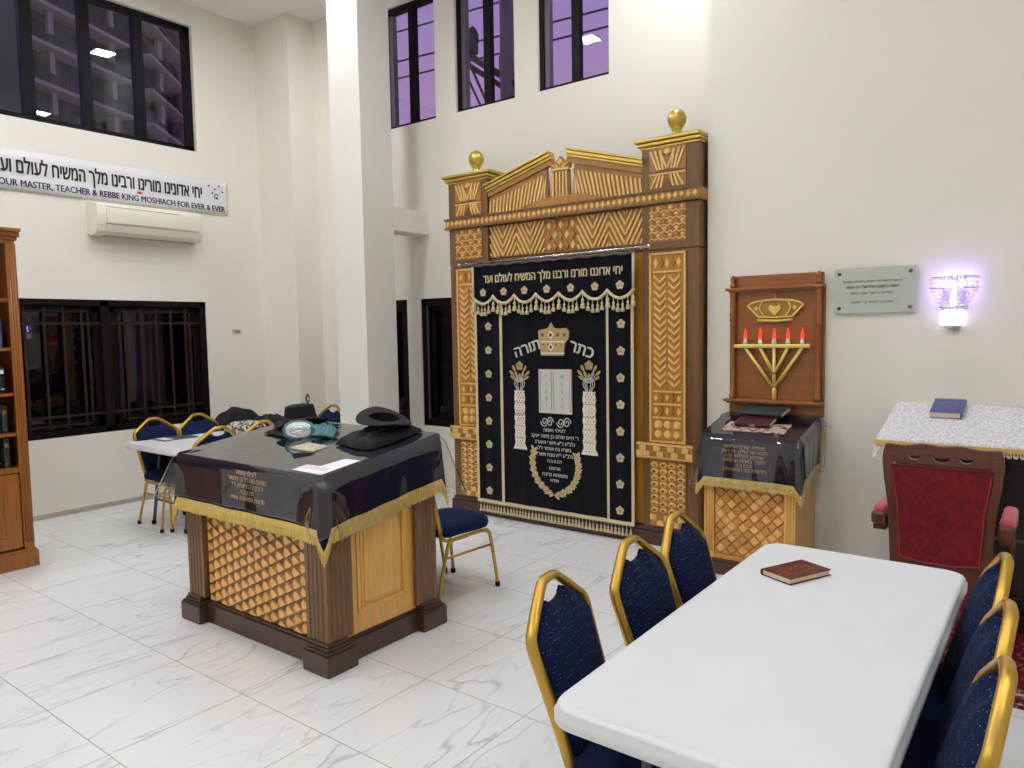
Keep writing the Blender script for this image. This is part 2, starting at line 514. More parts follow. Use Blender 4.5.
M['whitecloth'] = mat('white_cloth', (222, 224, 226), 0.8, noise=0.06, nscale=30, bump=0.3, bscale=60)
M['beigecloth'] = mat('beige_cloth', (186, 176, 154), 0.85, noise=0.2, nscale=30, bump=0.4, bscale=60)
M['paper'] = mat('white_paper', (234, 226, 230), 0.7, noise=0.02, nscale=20)
M['print'] = two_tone('printed_paper', (60, 56, 54), (206, 198, 180), 26, 0.44, 0.56, 0.6, 0.6, 0.0)
M['flower_print'] = two_tone('flowered_satin', (200, 176, 156), (96, 40, 44), 22, 0.5, 0.6, 0.5, 1.0, 0.1)
M['bookred'] = two_tone('dark_red_leather', (84, 26, 22), (112, 40, 32), 30, 0.4, 0.7, 0.38, 0.5, 0.15)
M['bookwine'] = mat('wine_leather', (66, 22, 28), 0.4, noise=0.15, nscale=40)
M['bookgreen'] = mat('dark_green_binding', (38, 50, 48), 0.45, noise=0.12, nscale=40)
M['bookblue'] = mat('slate_blue_binding', (82, 84, 140), 0.45, noise=0.1, nscale=40)
M['booknavy'] = mat('navy_binding', (24, 28, 44), 0.45, noise=0.1, nscale=40)
M['bookblack'] = mat('black_binding', (22, 20, 20), 0.45, noise=0.1, nscale=40)
M['pages'] = mat('book_page_edges', (222, 210, 180), 0.8, noise=0.12, nscale=300, stretch=(0.05, 0.05, 1))
M['goldfoil'] = mat('gold_foil_stamp', (176, 140, 66), 0.35, 0.7)
M['damask'] = two_tone('crimson_damask', (98, 13, 23), (118, 22, 32), 15, 0.40, 0.62, 0.55, 1.6, 0.15, 3.0)
M['pinkpad'] = mat('rose_arm_pad', (196, 74, 92), 0.7, noise=0.1, nscale=30, sheen=0.3)
M['lace'] = two_tone('white_lace', (196, 193, 190), (232, 230, 232), 85, 0.42, 0.58, 0.6, 0.6, 0.5, 3.0)
M['deskwood'] = wood_mat('black_desk_wood', (34, 24, 24), 0.7, 0.35)
M['rug'] = two_tone('red_patterned_rug_pile', (116, 16, 30), (170, 130, 124), 11, 0.56, 0.66, 0.95, 2.5, 0.4, 3.0)
M['rugborder'] = two_tone('red_rug_border_pile', (92, 12, 24), (186, 150, 144), 20, 0.5, 0.62, 0.95, 1.5, 0.4, 3.0)
M['frost'] = None
M['lampglow'] = emit_mat('violet_white_lamp_glow', (168, 142, 255), 46.0)
M['lampbox'] = emit_mat('white_lamp_box_glow', (240, 228, 255), 2.6)
M['bulb'] = emit_mat('red_bulb_glow', (255, 60, 40), 2.4)
M['bulbwhite'] = mat('white_bulb_socket', (232, 228, 220), 0.4)
M['panel'] = emit_mat('led_panel_glow', (244, 248, 255), 172.0)
M['panelframe'] = mat('white_panel_frame', (230, 230, 228), 0.5)
M['facade'] = mat('grey_facade', (74, 82, 70), 0.8, noise=0.1, nscale=0.4)
M['slab'] = mat('pale_balcony_slab', (160, 168, 142), 0.8, noise=0.05, nscale=0.6)
M['facadeglass'] = mat('dark_facade_window', (40, 42, 54), 0.2)
M['wire'] = mat('black_cable', (14, 13, 18), 0.6)
M['polepaint'] = mat('grey_pole_paint', (96, 94, 92), 0.6, noise=0.1, nscale=2)

def make_frosted():
    m, nt, b, out = base_mat('frosted_plaque_glass')
    b.inputs['Base Color'].default_value = srgb(204, 210, 200)
    b.inputs['Roughness'].default_value = 0.22
    b.inputs['Alpha'].default_value = 0.72
    b.inputs['Specular IOR Level'].default_value = 0.6
    return m
M['frost'] = make_frosted()
def make_crystal():
    m, nt, b, out = base_mat('cut_crystal')
    b.inputs['Base Color'].default_value = srgb(240, 234, 255); b.inputs['Roughness'].default_value = 0.08
    b.inputs['Alpha'].default_value = 0.5; b.inputs['Specular IOR Level'].default_value = 0.9
    return m
M['crystal'] = make_crystal()

def make_floor():
    m, nt, b, out = base_mat('polished_marble_tile')
    L = nt.links.new; N = nt.nodes.new
    tc = N('ShaderNodeTexCoord')
    sep = N('ShaderNodeSeparateXYZ'); L(tc.outputs['Object'], sep.inputs[0])
    def line(sock, off, pitch, w):
        a = N('ShaderNodeMath'); a.operation = 'SUBTRACT'; a.inputs[1].default_value = off; L(sock, a.inputs[0])
        d = N('ShaderNodeMath'); d.operation = 'DIVIDE'; d.inputs[1].default_value = pitch; L(a.outputs[0], d.inputs[0])
        fl = N('ShaderNodeMath'); fl.operation = 'FLOOR'; L(d.outputs[0], fl.inputs[0])
        fr = N('ShaderNodeMath'); fr.operation = 'SUBTRACT'; L(d.outputs[0], fr.inputs[0]); L(fl.outputs[0], fr.inputs[1])
        s = N('ShaderNodeMath'); s.operation = 'SUBTRACT'; s.inputs[1].default_value = 0.5; L(fr.outputs[0], s.inputs[0])
        ab = N('ShaderNodeMath'); ab.operation = 'ABSOLUTE'; L(s.outputs[0], ab.inputs[0])
        g = N('ShaderNodeMath'); g.operation = 'GREATER_THAN'; g.inputs[1].default_value = 0.5 - w/pitch/2; L(ab.outputs[0], g.inputs[0])
        return g.outputs[0], fl.outputs[0]
    gx, ix = line(sep.outputs[0], -3.010, 0.592, 0.0042)
    gy, iy = line(sep.outputs[1], 1.856, 0.600, 0.0042)
    mxg = N('ShaderNodeMath'); mxg.operation = 'MAXIMUM'; L(gx, mxg.inputs[0]); L(gy, mxg.inputs[1])
    # per-tile offset of the vein pattern
    cmb = N('ShaderNodeCombineXYZ'); L(ix, cmb.inputs[0]); L(iy, cmb.inputs[1])
    wn = N('ShaderNodeTexWhiteNoise'); wn.noise_dimensions = '2D'; L(cmb.outputs[0], wn.inputs['Vector'])
    sc = N('ShaderNodeVectorMath'); sc.operation = 'SCALE'; sc.inputs['Scale'].default_value = 5.0; L(wn.outputs['Color'], sc.inputs[0])
    mp = N('ShaderNodeMapping'); mp.inputs['Rotation'].default_value = (0, 0, math.radians(-20)); mp.inputs['Scale'].default_value = (2.1, 0.6, 1)
    L(tc.outputs['Object'], mp.inputs['Vector'])
    ad = N('ShaderNodeVectorMath'); ad.operation = 'ADD'; L(mp.outputs['Vector'], ad.inputs[0]); L(sc.outputs[0], ad.inputs[1])
    def veins(scale, det, lo, hi, dist):
        n = N('ShaderNodeTexNoise'); n.inputs['Scale'].default_value = scale; n.inputs['Detail'].default_value = det
        n.inputs['Distortion'].default_value = dist; n.inputs['Roughness'].default_value = 0.45
        L(ad.outputs[0], n.inputs['Vector'])
        s = N('ShaderNodeMath'); s.operation = 'SUBTRACT'; s.inputs[1].default_value = 0.5; L(n.outputs['Fac'], s.inputs[0])
        ab = N('ShaderNodeMath'); ab.operation = 'ABSOLUTE'; L(s.outputs[0], ab.inputs[0])
        mr = N('ShaderNodeMapRange'); mr.inputs['From Min'].default_value = lo; mr.inputs['From Max'].default_value = hi
        mr.inputs['To Min'].default_value = 1; mr.inputs['To Max'].default_value = 0; L(ab.outputs[0], mr.inputs['Value'])
        return mr.outputs[0]
    v1 = veins(1.5, 3.5, 0.0, 0.014, 0.6)
    v2 = veins(2.6, 4.0, 0.0, 0.018, 0.7)
    # veins fade in and out
    nm = N('ShaderNodeTexNoise'); nm.inputs['Scale'].default_value = 2.4; L(ad.outputs[0], nm.inputs['Vector'])
    mr = N('ShaderNodeMapRange'); mr.inputs['From Min'].default_value = 0.32; mr.inputs['From Max'].default_value = 0.62; L(nm.outputs['Fac'], mr.inputs['Value'])
    m2 = N('ShaderNodeMath'); m2.operation = 'MULTIPLY'; m2.inputs[1].default_value = 0.5; L(v2, m2.inputs[0])
    mxv = N('ShaderNodeMath'); mxv.operation = 'MAXIMUM'; L(v1, mxv.inputs[0]); L(m2.outputs[0], mxv.inputs[1])
    mv = N('ShaderNodeMath'); mv.operation = 'MULTIPLY'; L(mxv.outputs[0], mv.inputs[0]); L(mr.outputs[0], mv.inputs[1])
    c1 = N('ShaderNodeMix'); c1.data_type = 'RGBA'
    c1.inputs['A'].default_value = srgb(230, 229, 228); c1.inputs['B'].default_value = srgb(194, 194, 197)
    L(mv.outputs[0], c1.inputs['Factor'])
    c2 = N('ShaderNodeMix'); c2.data_type = 'RGBA'; c2.inputs['B'].default_value = srgb(168, 164, 158)
    L(mxg.outputs[0], c2.inputs['Factor']); L(c1.outputs['Result'], c2.inputs['A'])
    L(c2.outputs['Result'], b.inputs['Base Color'])
    b.inputs['Roughness'].default_value = 0.2
    b.inputs['Specular IOR Level'].default_value = 0.4
    bp = N('ShaderNodeBump'); bp.inputs['Strength'].default_value = 0.3; bp.inputs['Distance'].default_value = 0.002; bp.invert = True
    L(mxg.outputs[0], bp.inputs['Height']); L(bp.outputs['Normal'], b.inputs['Normal'])
    return m
M['floor'] = make_floor()
# ------------------------------------------------------------------ the room shell
XL, YB, YR, XE, YN, ZC = -7.46, 5.44, 5.18, 3.2, -3.4, 5.12

def wall_cells(mb, u0, u1, z0, z1, holes, put):
    us = sorted({u0, u1, *[h[0] for h in holes], *[h[1] for h in holes]})
    zs = sorted({z0, z1, *[h[2] for h in holes], *[h[3] for h in holes]})
    for a, b in zip(us, us[1:]):
        for c, d in zip(zs, zs[1:]):
            um, zm = (a+b)/2, (c+d)/2
            if any(h[0] < um < h[1] and h[2] < zm < h[3] for h in holes): continue
            put(a, b, c, d)

UWL = (0.95, 4.355, 3.61, 4.905)           # high window of the left wall (y0, y1, z0, z1)
LWL = (2.25, 4.372, 0.735, 2.022)          # barred window of the left wall
UWB = [(-5.715, -5.005, 3.748, 4.95), (-4.745, -4.040, 3.748, 4.95), (-3.785, -3.075, 3.748, 4.95)]
LWB = [(-6.18, -5.473, 0.700, 1.996), (-5.282, -4.575, 0.700, 1.996)]

mb = MB(); mb.box(XL-0.2, XE+0.2, YN-0.2, YB+0.2, -0.15, 0)
struct('floor', mb, M['floor'])
mb = MB(); mb.box(XL-0.2, XE+0.2, YN-0.2, YB+0.2, ZC, ZC+0.15)
struct('ceiling', mb, M['ceil'])
mb = MB(); wall_cells(mb, YN-0.2, YB, 0, ZC, [UWL, LWL], lambda a, b, c, d: mb.box(XL-0.2, XL, a, b, c, d))
struct('wall_left', mb, M['wall'], weld=True)
mb = MB(); wall_cells(mb, XL-0.2, -2.11, 0, ZC, UWB+LWB, lambda a, b, c, d: mb.box(a, b, YB, YB+0.2, c, d))
struct('wall_back', mb, M['wall'], weld=True)
mb = MB(); mb.box(-2.118, XE+0.2, YR, YB+0.2, 0, ZC)
struct('wall_right', mb, M['wall'])
mb = MB(); mb.box(XE, XE+0.2, YN-0.2, YR, 0, ZC)
struct('wall_east', mb, M['wall'])
mb = MB(); mb.box(XL, XE, YN-0.2, YN, 0, ZC)
struct('wall_near', mb, M['wall'])
mb = MB(); mb.box(XL, -6.84, 5.095, YB, 0, ZC)
struct('trim_1', mb, M['wall'])              # boxed-in corner pier
mb = MB(); mb.box(-5.545, -5.135, 4.577, 4.957, 0, ZC)
struct('trim_2', mb, M['column'])            # free-standing column
mb = MB(); mb.box(-5.38, -5.137, 4.957, YB, 2.63, 2.845)
struct('trim_3', mb, M['wall'])              # short beam between column and wall
mb = MB(); mb.box(XL, XL+0.008, YN, 5.095, 0, 0.045)
struct('baseboard_left', mb, mat('grey_wall_base', (176, 170, 156), 0.7, noise=0.12, nscale=9))
mb = MB(); mb.box(-2.1, XE, YR-0.008, YR, 0, 0.045)
struct('baseboard_right', mb, M['wall'])

# ------------------------------------------------------------------ windows
# high window, left wall: black aluminium, sliding panes
w = root('window_1', (XL-0.06, (UWL[0]+UWL[1])/2, UWL[2]), kind='structure')
f = MB(); y0, y1, z0, z1 = UWL; xa, xb = XL-0.11, XL-0.05
f.box(xa, xb, y0, y1, z0, z0+0.055); f.box(xa, xb, y0, y1, z1-0.06, z1)
f.box(xa, xb, y0, y0+0.06, z0, z1); f.box(xa, xb, y1-0.075, y1, z0, z1)
f.build('window_frame', M['blackalu'], w)
for yc, hw in ((2.80, 0.05), (3.30, 0.045), (3.805, 0.045), (2.28, 0.045), (1.78, 0.045), (1.35, 0.04)):
    f = MB(); f.box(xa-0.005, xb+0.006, yc-hw, yc+hw, z0+0.055, z1-0.06)
    f.build('mullion', M['blackalu'], w)
ys = [y0+0.06, 1.35, 1.78, 2.28, 2.80, 3.30, 3.805, y1-0.075]
for a, b in zip(ys, ys[1:]):
    f = MB(); f.box(XL-0.083, XL-0.077, a, b, z0+0.05, z1-0.055)
    f.build('pane', M['tintglass'], w)

# barred window, left wall: dark rosewood, two casements behind a brown grille
w = root('window_2', (XL-0.06, (LWL[0]+LWL[1])/2, LWL[2]), kind='structure')
y0, y1, z0, z1 = LWL; xa, xb = XL-0.12, XL-0.01
f = MB()
f.box(xa, xb, y0, y1, z0, z0+0.06); f.box(xa, xb, y0, y1, z1-0.06, z1)
f.box(xa, xb, y0, y0+0.06, z0, z1); f.box(xa, xb, y1-0.065, y1, z0, z1)
f.box(xa, xb, 3.285, 3.365, z0, z1)
f.build('window_frame', M['rosewood'], w, bevel=0.004)
for a, b in ((y0+0.06, 3.285), (3.365, y1-0.065)):
    c = MB(); t = 0.062
    c.box(xa+0.02, xa+0.06, a, b, z0+0.06, z0+0.06+t*1.3); c.box(xa+0.02, xa+0.06, a, b, z1-0.06-t, z1-0.06)
    c.box(xa+0.02, xa+0.06, a, a+t, z0+0.06, z1-0.06); c.box(xa+0.02, xa+0.06, b-t, b, z0+0.06, z1-0.06)
    cs = c.build('casement', M['rosewood'], w, bevel=0.003)
    p = MB(); p.box(xa+0.037, xa+0.043, a+t, b-t, z0+0.12, z1-0.12); p.build('pane', M['darkglass'], cs)
    g = MB()
    n = 6
    for k in range(1, n):
        yy = a + (b-a)*k/n
        g.box(xb-0.045, xb-0.028, yy-0.011, yy+0.011, z0+0.07, z1-0.07)
    for zz in (0.925, 1.795):
        g.box(xb-0.040, xb-0.024, a, b, zz-0.012, zz+0.012)
    g.box(xb-0.040, xb-0.026, a+0.10, a+0.116, 0.83, 1.92); g.box(xb-0.040, xb-0.026, b-0.116, b-0.10, 0.83, 1.92)
    g.box(xb-0.040, xb-0.026, a+0.10, b-0.10, 1.905, 1.92); g.box(xb-0.040, xb-0.026, a+0.10, b-0.10, 0.83, 0.845)
    g.build('grille', M['bar'], w)

# three high windows, back wall
for i, (x0, x1, z0, z1) in enumerate(UWB):
    w = root('window_%d' % (3+i), ((x0+x1)/2, YB+0.06, z0), kind='structure')
    ya, yb = YB+0.03, YB+0.085
    f = MB()
    f.box(x0, x1, ya, yb, z0, z0+0.03); f.box(x0, x1, ya, yb, z1-0.06, z1)
    f.box(x0, x0+0.042, ya, yb, z0, z1); f.box(x1-0.018, x1, ya, yb, z0, z1)
    f.build('window_frame', M['blackalu'], w)
    f = MB(); xm = (x0+x1)/2 + 0.02
    f.box(xm-0.04, xm+0.036, ya-0.004, yb+0.004, z0+0.03, z1-0.06)
    f.build('mullion', M['blackalu'], w)
    f = MB(); f.box(x0+0.042, x0+0.095, ya+0.02, yb+0.02, z0+0.03, z1-0.06)
    f.build('stile_with_reflection', mat('grey_stile_reflection', (86, 80, 92), 0.4), w)  # grey strip: frame side with the reveal's reflection put into its colour
    for a, b in ((x0+0.042, xm-0.04), (xm+0.036, x1-0.018)):
        p = MB(); p.box(a, b, YB+0.055, YB+0.061, z0+0.025, z1-0.055); p.build('pane', M['glass'], w)

# two low windows, back wall
for i, (x0, x1, z0, z1) in enumerate(LWB):
    w = root('window_%d' % (6+i), ((x0+x1)/2, YB+0.06, z0), kind='structure')
    ya, yb = YB+0.015, YB+0.1
    f = MB(); t = 0.07
    f.box(x0, x1, ya, yb, z0, z0+t); f.box(x0, x1, ya, yb, z1-t, z1)
    f.box(x0, x0+t, ya, yb, z0, z1); f.box(x1-t, x1, ya, yb, z0, z1)
    f.build('window_frame', M['blackalu'], w, bevel=0.004)
    s = MB(); s.box(x0+t+0.005, x0+t+0.02, ya-0.006, ya+0.01, z0+t, z1-t)
    s.build('guide_rail', M['greymetal'], w)
    c = MB(); u = 0.045
    a, b = x0+t+0.05, x1-t
    c.box(a, b, ya+0.025, ya+0.06, z0+t, z0+t+u); c.box(a, b, ya+0.025, ya+0.06, z1-t-u, z1-t)
    c.box(a, a+u, ya+0.025, ya+0.06, z0+t, z1-t); c.box(b-u, b, ya+0.025, ya+0.06, z0+t, z1-t)
    cs = c.build('casement', M['rosewood'], w)
    p = MB(); p.box(a+u, b-u, ya+0.04, ya+0.046, z0+t+u, z1-t-u); p.build('pane', M['darkglass'], cs)
    g = MB()
    for k in range(1, 5):
        xx = a + (b-a)*k/5
        g.box(xx-0.012, xx+0.012, yb+0.09, yb+0.11, z0-0.02, z1+0.02)
    for zz in (0.86, 1.30, 1.78): g.box(a-0.06, b+0.06, yb+0.11, yb+0.125, zz-0.015, zz+0.015)
    g.build('grille', M['maroon'], w)

# passage behind the low windows; its unseen roof is added to darken it
mb = MB(); mb.box(-10.0, XL-0.2, -1.2, 7.6, -0.15, -0.02); mb.box(XL-0.2, -2.0, YB+0.2, 7.6, -0.15, -0.02)
struct('floor_passage', mb, mat('passage_paving', (70, 66, 66), 0.8, noise=0.1, nscale=3))
mb = MB(); mb.box(-8.75, XL-0.2, -1.2, 7.6, 3.0, 3.12); mb.box(XL-0.2, -2.0, YB+0.2, 6.5, 3.0, 3.12)
struct('ceiling_sky_blocker', mb, M['dark'])
mb = MB(); mb.box(-10.1, -10.0, -1.2, 7.6, -0.1, 2.75); mb.box(-10.1, -2.0, 7.6, 7.7, -0.1, 2.75); mb.box(-10.0, XL-0.2, -1.3, -1.2, -0.1, 3.0); mb.box(-2.0, -1.9, YB+0.2, 7.6, -0.1, 3.0)
struct('wall_passage', mb, M['dark'])
for i, (y, zt, wd) in enumerate(((2.55, 2.2, 0.10), (2.78, 2.2, 0.12), (4.05, 2.25, 0.11), (4.32, 2.25, 0.10), (4.48, 2.25, 0.05))):
    mb = MB(); mb.rbox(-8.9, -8.82, y-wd/2, y+wd/2, -0.02, 3.0, 0.01, 2)
    struct('trim_%d' % (4+i), mb, M['pale_post'])
# ------------------------------------------------------------------ outside: sky at dusk, flats, cables
wd = bpy.data.worlds.new('dusk_sky'); SC.world = wd; wd.use_nodes = True
nt = wd.node_tree; bg = nt.nodes['Background']
tc = nt.nodes.new('ShaderNodeTexCoord'); sp = nt.nodes.new('ShaderNodeSeparateXYZ')
rp = nt.nodes.new('ShaderNodeValToRGB')
nt.links.new(tc.outputs['Generated'], sp.inputs[0]); nt.links.new(sp.outputs['Z'], rp.inputs['Fac'])
e = rp.color_ramp.elements
e[0].position = 0.0; e[0].color = srgb(172, 132, 172)
e[1].position = 1.0; e[1].color = srgb(110, 112, 190)
k = e.new(0.30); k.color = srgb(172, 138, 186)
k = e.new(0.50); k.color = srgb(142, 132, 206)
nt.links.new(rp.outputs['Color'], bg.inputs['Color']); bg.inputs['Strength'].default_value = 0.98

def facade(name, p0, d, length, depth, floors, ztop, fh, posts, plain, label):
    """A slab block seen from far below: body, one balcony slab per storey, posts and window bays."""
    p0 = Vector((p0[0], p0[1], 0)); d = Vector((d[0], d[1], 0)).normalized()
    n = Vector((d.y, -d.x, 0))                        # towards the hall
    if n.dot(-p0) < 0: n = -n
    r = root(name, (p0.x, p0.y, 0), label, 'building')
    P = lambda u, v, z: p0 + d*u + n*v + Vector((0, 0, z))
    def bx(m, u0, u1, v0, v1, z0, z1, mi=0):
        V = [P(u, v, z) for z in (z0, z1) for (u, v) in ((u0, v0), (u1, v0), (u1, v1), (u0, v1))]
        m.add(V, [(0,3,2,1),(4,5,6,7),(0,1,5,4),(1,2,6,5),(2,3,7,6),(3,0,4,7)], mi)
    m = MB(); bx(m, 0, length, -depth, -1.5, -3, ztop+1); m.build('block', M['facade'], r, weld=True)
    if plain: 
        m = MB(); bx(m, -plain, 0, -depth, 0.3, -3, ztop+3); m.build('stair_tower', M['facade'], r, weld=True)
    for k in range(floors):
        z = ztop - k*fh
        m = MB(); bx(m, 0, length, -1.5, 0.0, z-0.28, z); m.build('balcony_slab', M['slab'], r, weld=True)
        if z < 4: break
        u = 2.0
        while u < length-2.4:
            m = MB(); bx(m, u, u+2.4, -1.52, -1.46, z+0.2, z+fh-0.8); m.build('window', M['facadeglass'], r, weld=True); u += 4.2
        u = 3.6
        while u < length-1:
            m = MB(); bx(m, u, u+posts, -0.9, -0.6, z+1.0, z+fh-0.28); m.build('balcony_post', M['slab'], r, weld=True); u += 6.0
    return r
facade('apartment_building', (-56.2, 20.2), (-0.423, 0.906), 11.0, 8, 10, 30.6, 2.8, 0.45, 9,
       'tall dusk-lit block of flats with straight pale balcony bands outside the high side window')
facade('apartment_building', (-61.4, 32.2), (-0.692, 0.722), 36.0, 6, 11, 33.4, 2.8, 0.9, 0,
       'angled block of flats with pinkish balcony walls, farther along outside the high side window')

for z0, z1, lab in ((9.40, 8.68, 'topmost of the three overhead cables outside the high windows above the ark'),
                    (8.677, 7.93, 'middle of the three overhead cables outside the high windows above the ark'),
                    (8.229, 7.609, 'lowest of the three overhead cables outside the high windows above the ark')):
    m = MB()
    m.tube([(-17.5 + 14.5*t, 13.6, z0 + (z1-z0)*t) for t in [i/16 for i in range(17)]], 0.024, 6)
    tag(m.build('overhead_cable', M['wire']), lab, 'cable', 'cables outside the high windows')
r = root('utility_pole', (-9.84, 13.0, 0), 'grey utility pole with braced arm and can outside the middle high window', 'pole')
m = MB(); m.lathe([(0.2, -1), (0.18, 5), (0.15, 9.6)], (-9.84, 13.0, 0), 12); m.build('pole', M['polepaint'], r)
m = MB()
m.tube([(-11.4, 13.0, 8.15), (-9.4, 13.0, 6.75)], 0.075, 4); m.tube([(-11.4, 13.05, 7.92), (-9.4, 13.05, 6.52)], 0.06, 4)
m.build('cross_arm', M['wire'], r)
m = MB(); m.tube([(-10.95, 13.0, 7.72), (-10.36, 13.0, 6.55)], 0.035, 6); m.build('brace', M['wire'], r)
m = MB(); m.tube([(-11.05, 13.0, 7.5), (-10.56, 13.0, 6.55)], 0.03, 6); m.build('brace', M['wire'], r)
m = MB(); m.lathe([(0.0, -0.3), (0.12, -0.28), (0.14, 0.1), (0.1, 0.22), (0.04, 0.3)], (-10.76, 12.95, 8.08), 12); m.build('transformer_can', M['wire'], r)
m = MB(); m.rbox(-10.05, -9.55, 12.95, 13.3, 7.1, 7.6, 0.03); m.build('junction_box', M['polepaint'], r)

# ------------------------------------------------------------------ ceiling lights
SPOTS = [(-5.6, 4.37), (-4.68, 3.20), (-2.36, 4.88), (-6.3, 2.1), (-4.6, 1.0), (-2.3, 2.3), (-0.3, 2.0), (1.6, 1.8),
         (-6.3, 0.2), (-4.4, -1.4), (-2.2, -0.6), (0.0, -1.6), (-6.4, -2.0)]
LABS = ['square ceiling light above the white column', 'square ceiling light above the cloth-covered reading desk', 'square ceiling light close to the wall above the ark',
        'square ceiling light above the bookcase', 'square ceiling light between bookcase and reading desk', 'square ceiling light between reading desk and long white table',
        'square ceiling light above the long white table', 'square ceiling light farthest from the barred window',
        'square ceiling light behind the bookcase', 'square ceiling light near the near wall, straight behind the bookcase side', 'square ceiling light over the open floor before the long white table',
        'square ceiling light behind the long white table near the near wall', 'square ceiling light in the near corner by the barred window wall']
for (x, y), lab in zip(SPOTS, LABS):
    r = root('ceiling_light', (x, y, ZC), lab, 'ceiling light', 'square ceiling lights')
    h = 0.11
    m = MB()
    m.box(x-h-0.02, x+h+0.02, y-h-0.02, y-h, ZC-0.016, ZC); m.box(x-h-0.02, x+h+0.02, y+h, y+h+0.02, ZC-0.016, ZC)
    m.box(x-h-0.02, x-h, y-h, y+h, ZC-0.016, ZC); m.box(x+h, x+h+0.02, y-h, y+h, ZC-0.016, ZC)
    m.build('frame', M['panelframe'], r)
    m = MB(); m.box(x-h, x+h, y-h, y+h, ZC-0.012, ZC-0.002); m.build('diffuser', M['panel'], r)

# ------------------------------------------------------------------ camera
f_px = 733.778
yaw, pit, rol = -0.648960419, 0.0741615439, 0.0167355014
cy, sy = math.cos(yaw), math.sin(yaw)
F = Vector((sy*math.cos(pit), cy*math.cos(pit), -math.sin(pit)))
R0 = Vector((cy, -sy, 0)); D0 = F.cross(R0)
R1 = R0*math.cos(rol) + D0*math.sin(rol); D1 = D0*math.cos(rol) - R0*math.sin(rol)
cam = bpy.data.cameras.new('camera'); co = bpy.data.objects.new('camera', cam); COL.objects.link(co)
cam.sensor_width = 36.0; cam.lens = f_px*36.0/1024.0; cam.clip_start = 0.02; cam.clip_end = 300
mw = Matrix.Identity(4)
for i, v in enumerate((R1, -D1, -F)):
    for j in range(3): mw[j][i] = v[j]
mw.translation = (0, 0, 1.67)
co.matrix_world = mw
SC.camera = co
# ------------------------------------------------------------------ the ark
AX0, AX1, AY, AB = -4.535, -2.140, 5.075, YB-0.004
AC = (AX0+AX1)/2
PI_L = (AX0, -4.085); PI_R = (-2.590, AX1)
ark = root('torah_ark', (AC, 5.25, 0), 'tall carved wooden ark with gilded broken pediment and inlaid pillars against the back wall', 'ark')

# plinth
m = MB()
m.box(AX0-0.02, AX1+0.012, AY-0.03, AB, 0, 0.105); m.box(AX0-0.008, AX1+0.006, AY-0.015, AB, 0.105, 0.135)
m.build('plinth', M['darkbrown'], ark, bevel=0.006)

# carcass behind everything
m = MB(); m.box(PI_L[1], PI_R[0], AY+0.05, AB, 0.13, 2.66)
m.build('carcass', M['brown'], ark)

def strip(m, a, b, w, y, d, mi):
    """a raised straight slip of inlay between two points of a plane facing the hall"""
    (x0, z0), (x1, z1) = a, b
    l = math.hypot(x1-x0, z1-z0); nx, nz = -(z1-z0)/l*w/2, (x1-x0)/l*w/2
    m.prism([(x0+nx, z0+nz), (x1+nx, z1+nz), (x1-nx, z1-nz), (x0-nx, z0-nz)], FY(y), 0, d, mi)

def diamond(m, cx, cz, hw, hh, y, d, mi, k=0.35):
    O = [(cx-hw, cz), (cx, cz-hh), (cx+hw, cz), (cx, cz+hh)]
    m.prism(O, FY(y), 0, d, mi, bevel=min(hw, hh)*k)

IN = [M['mid_wood'], M['light_wood'], M['gold_wood'], M['loz_c']]

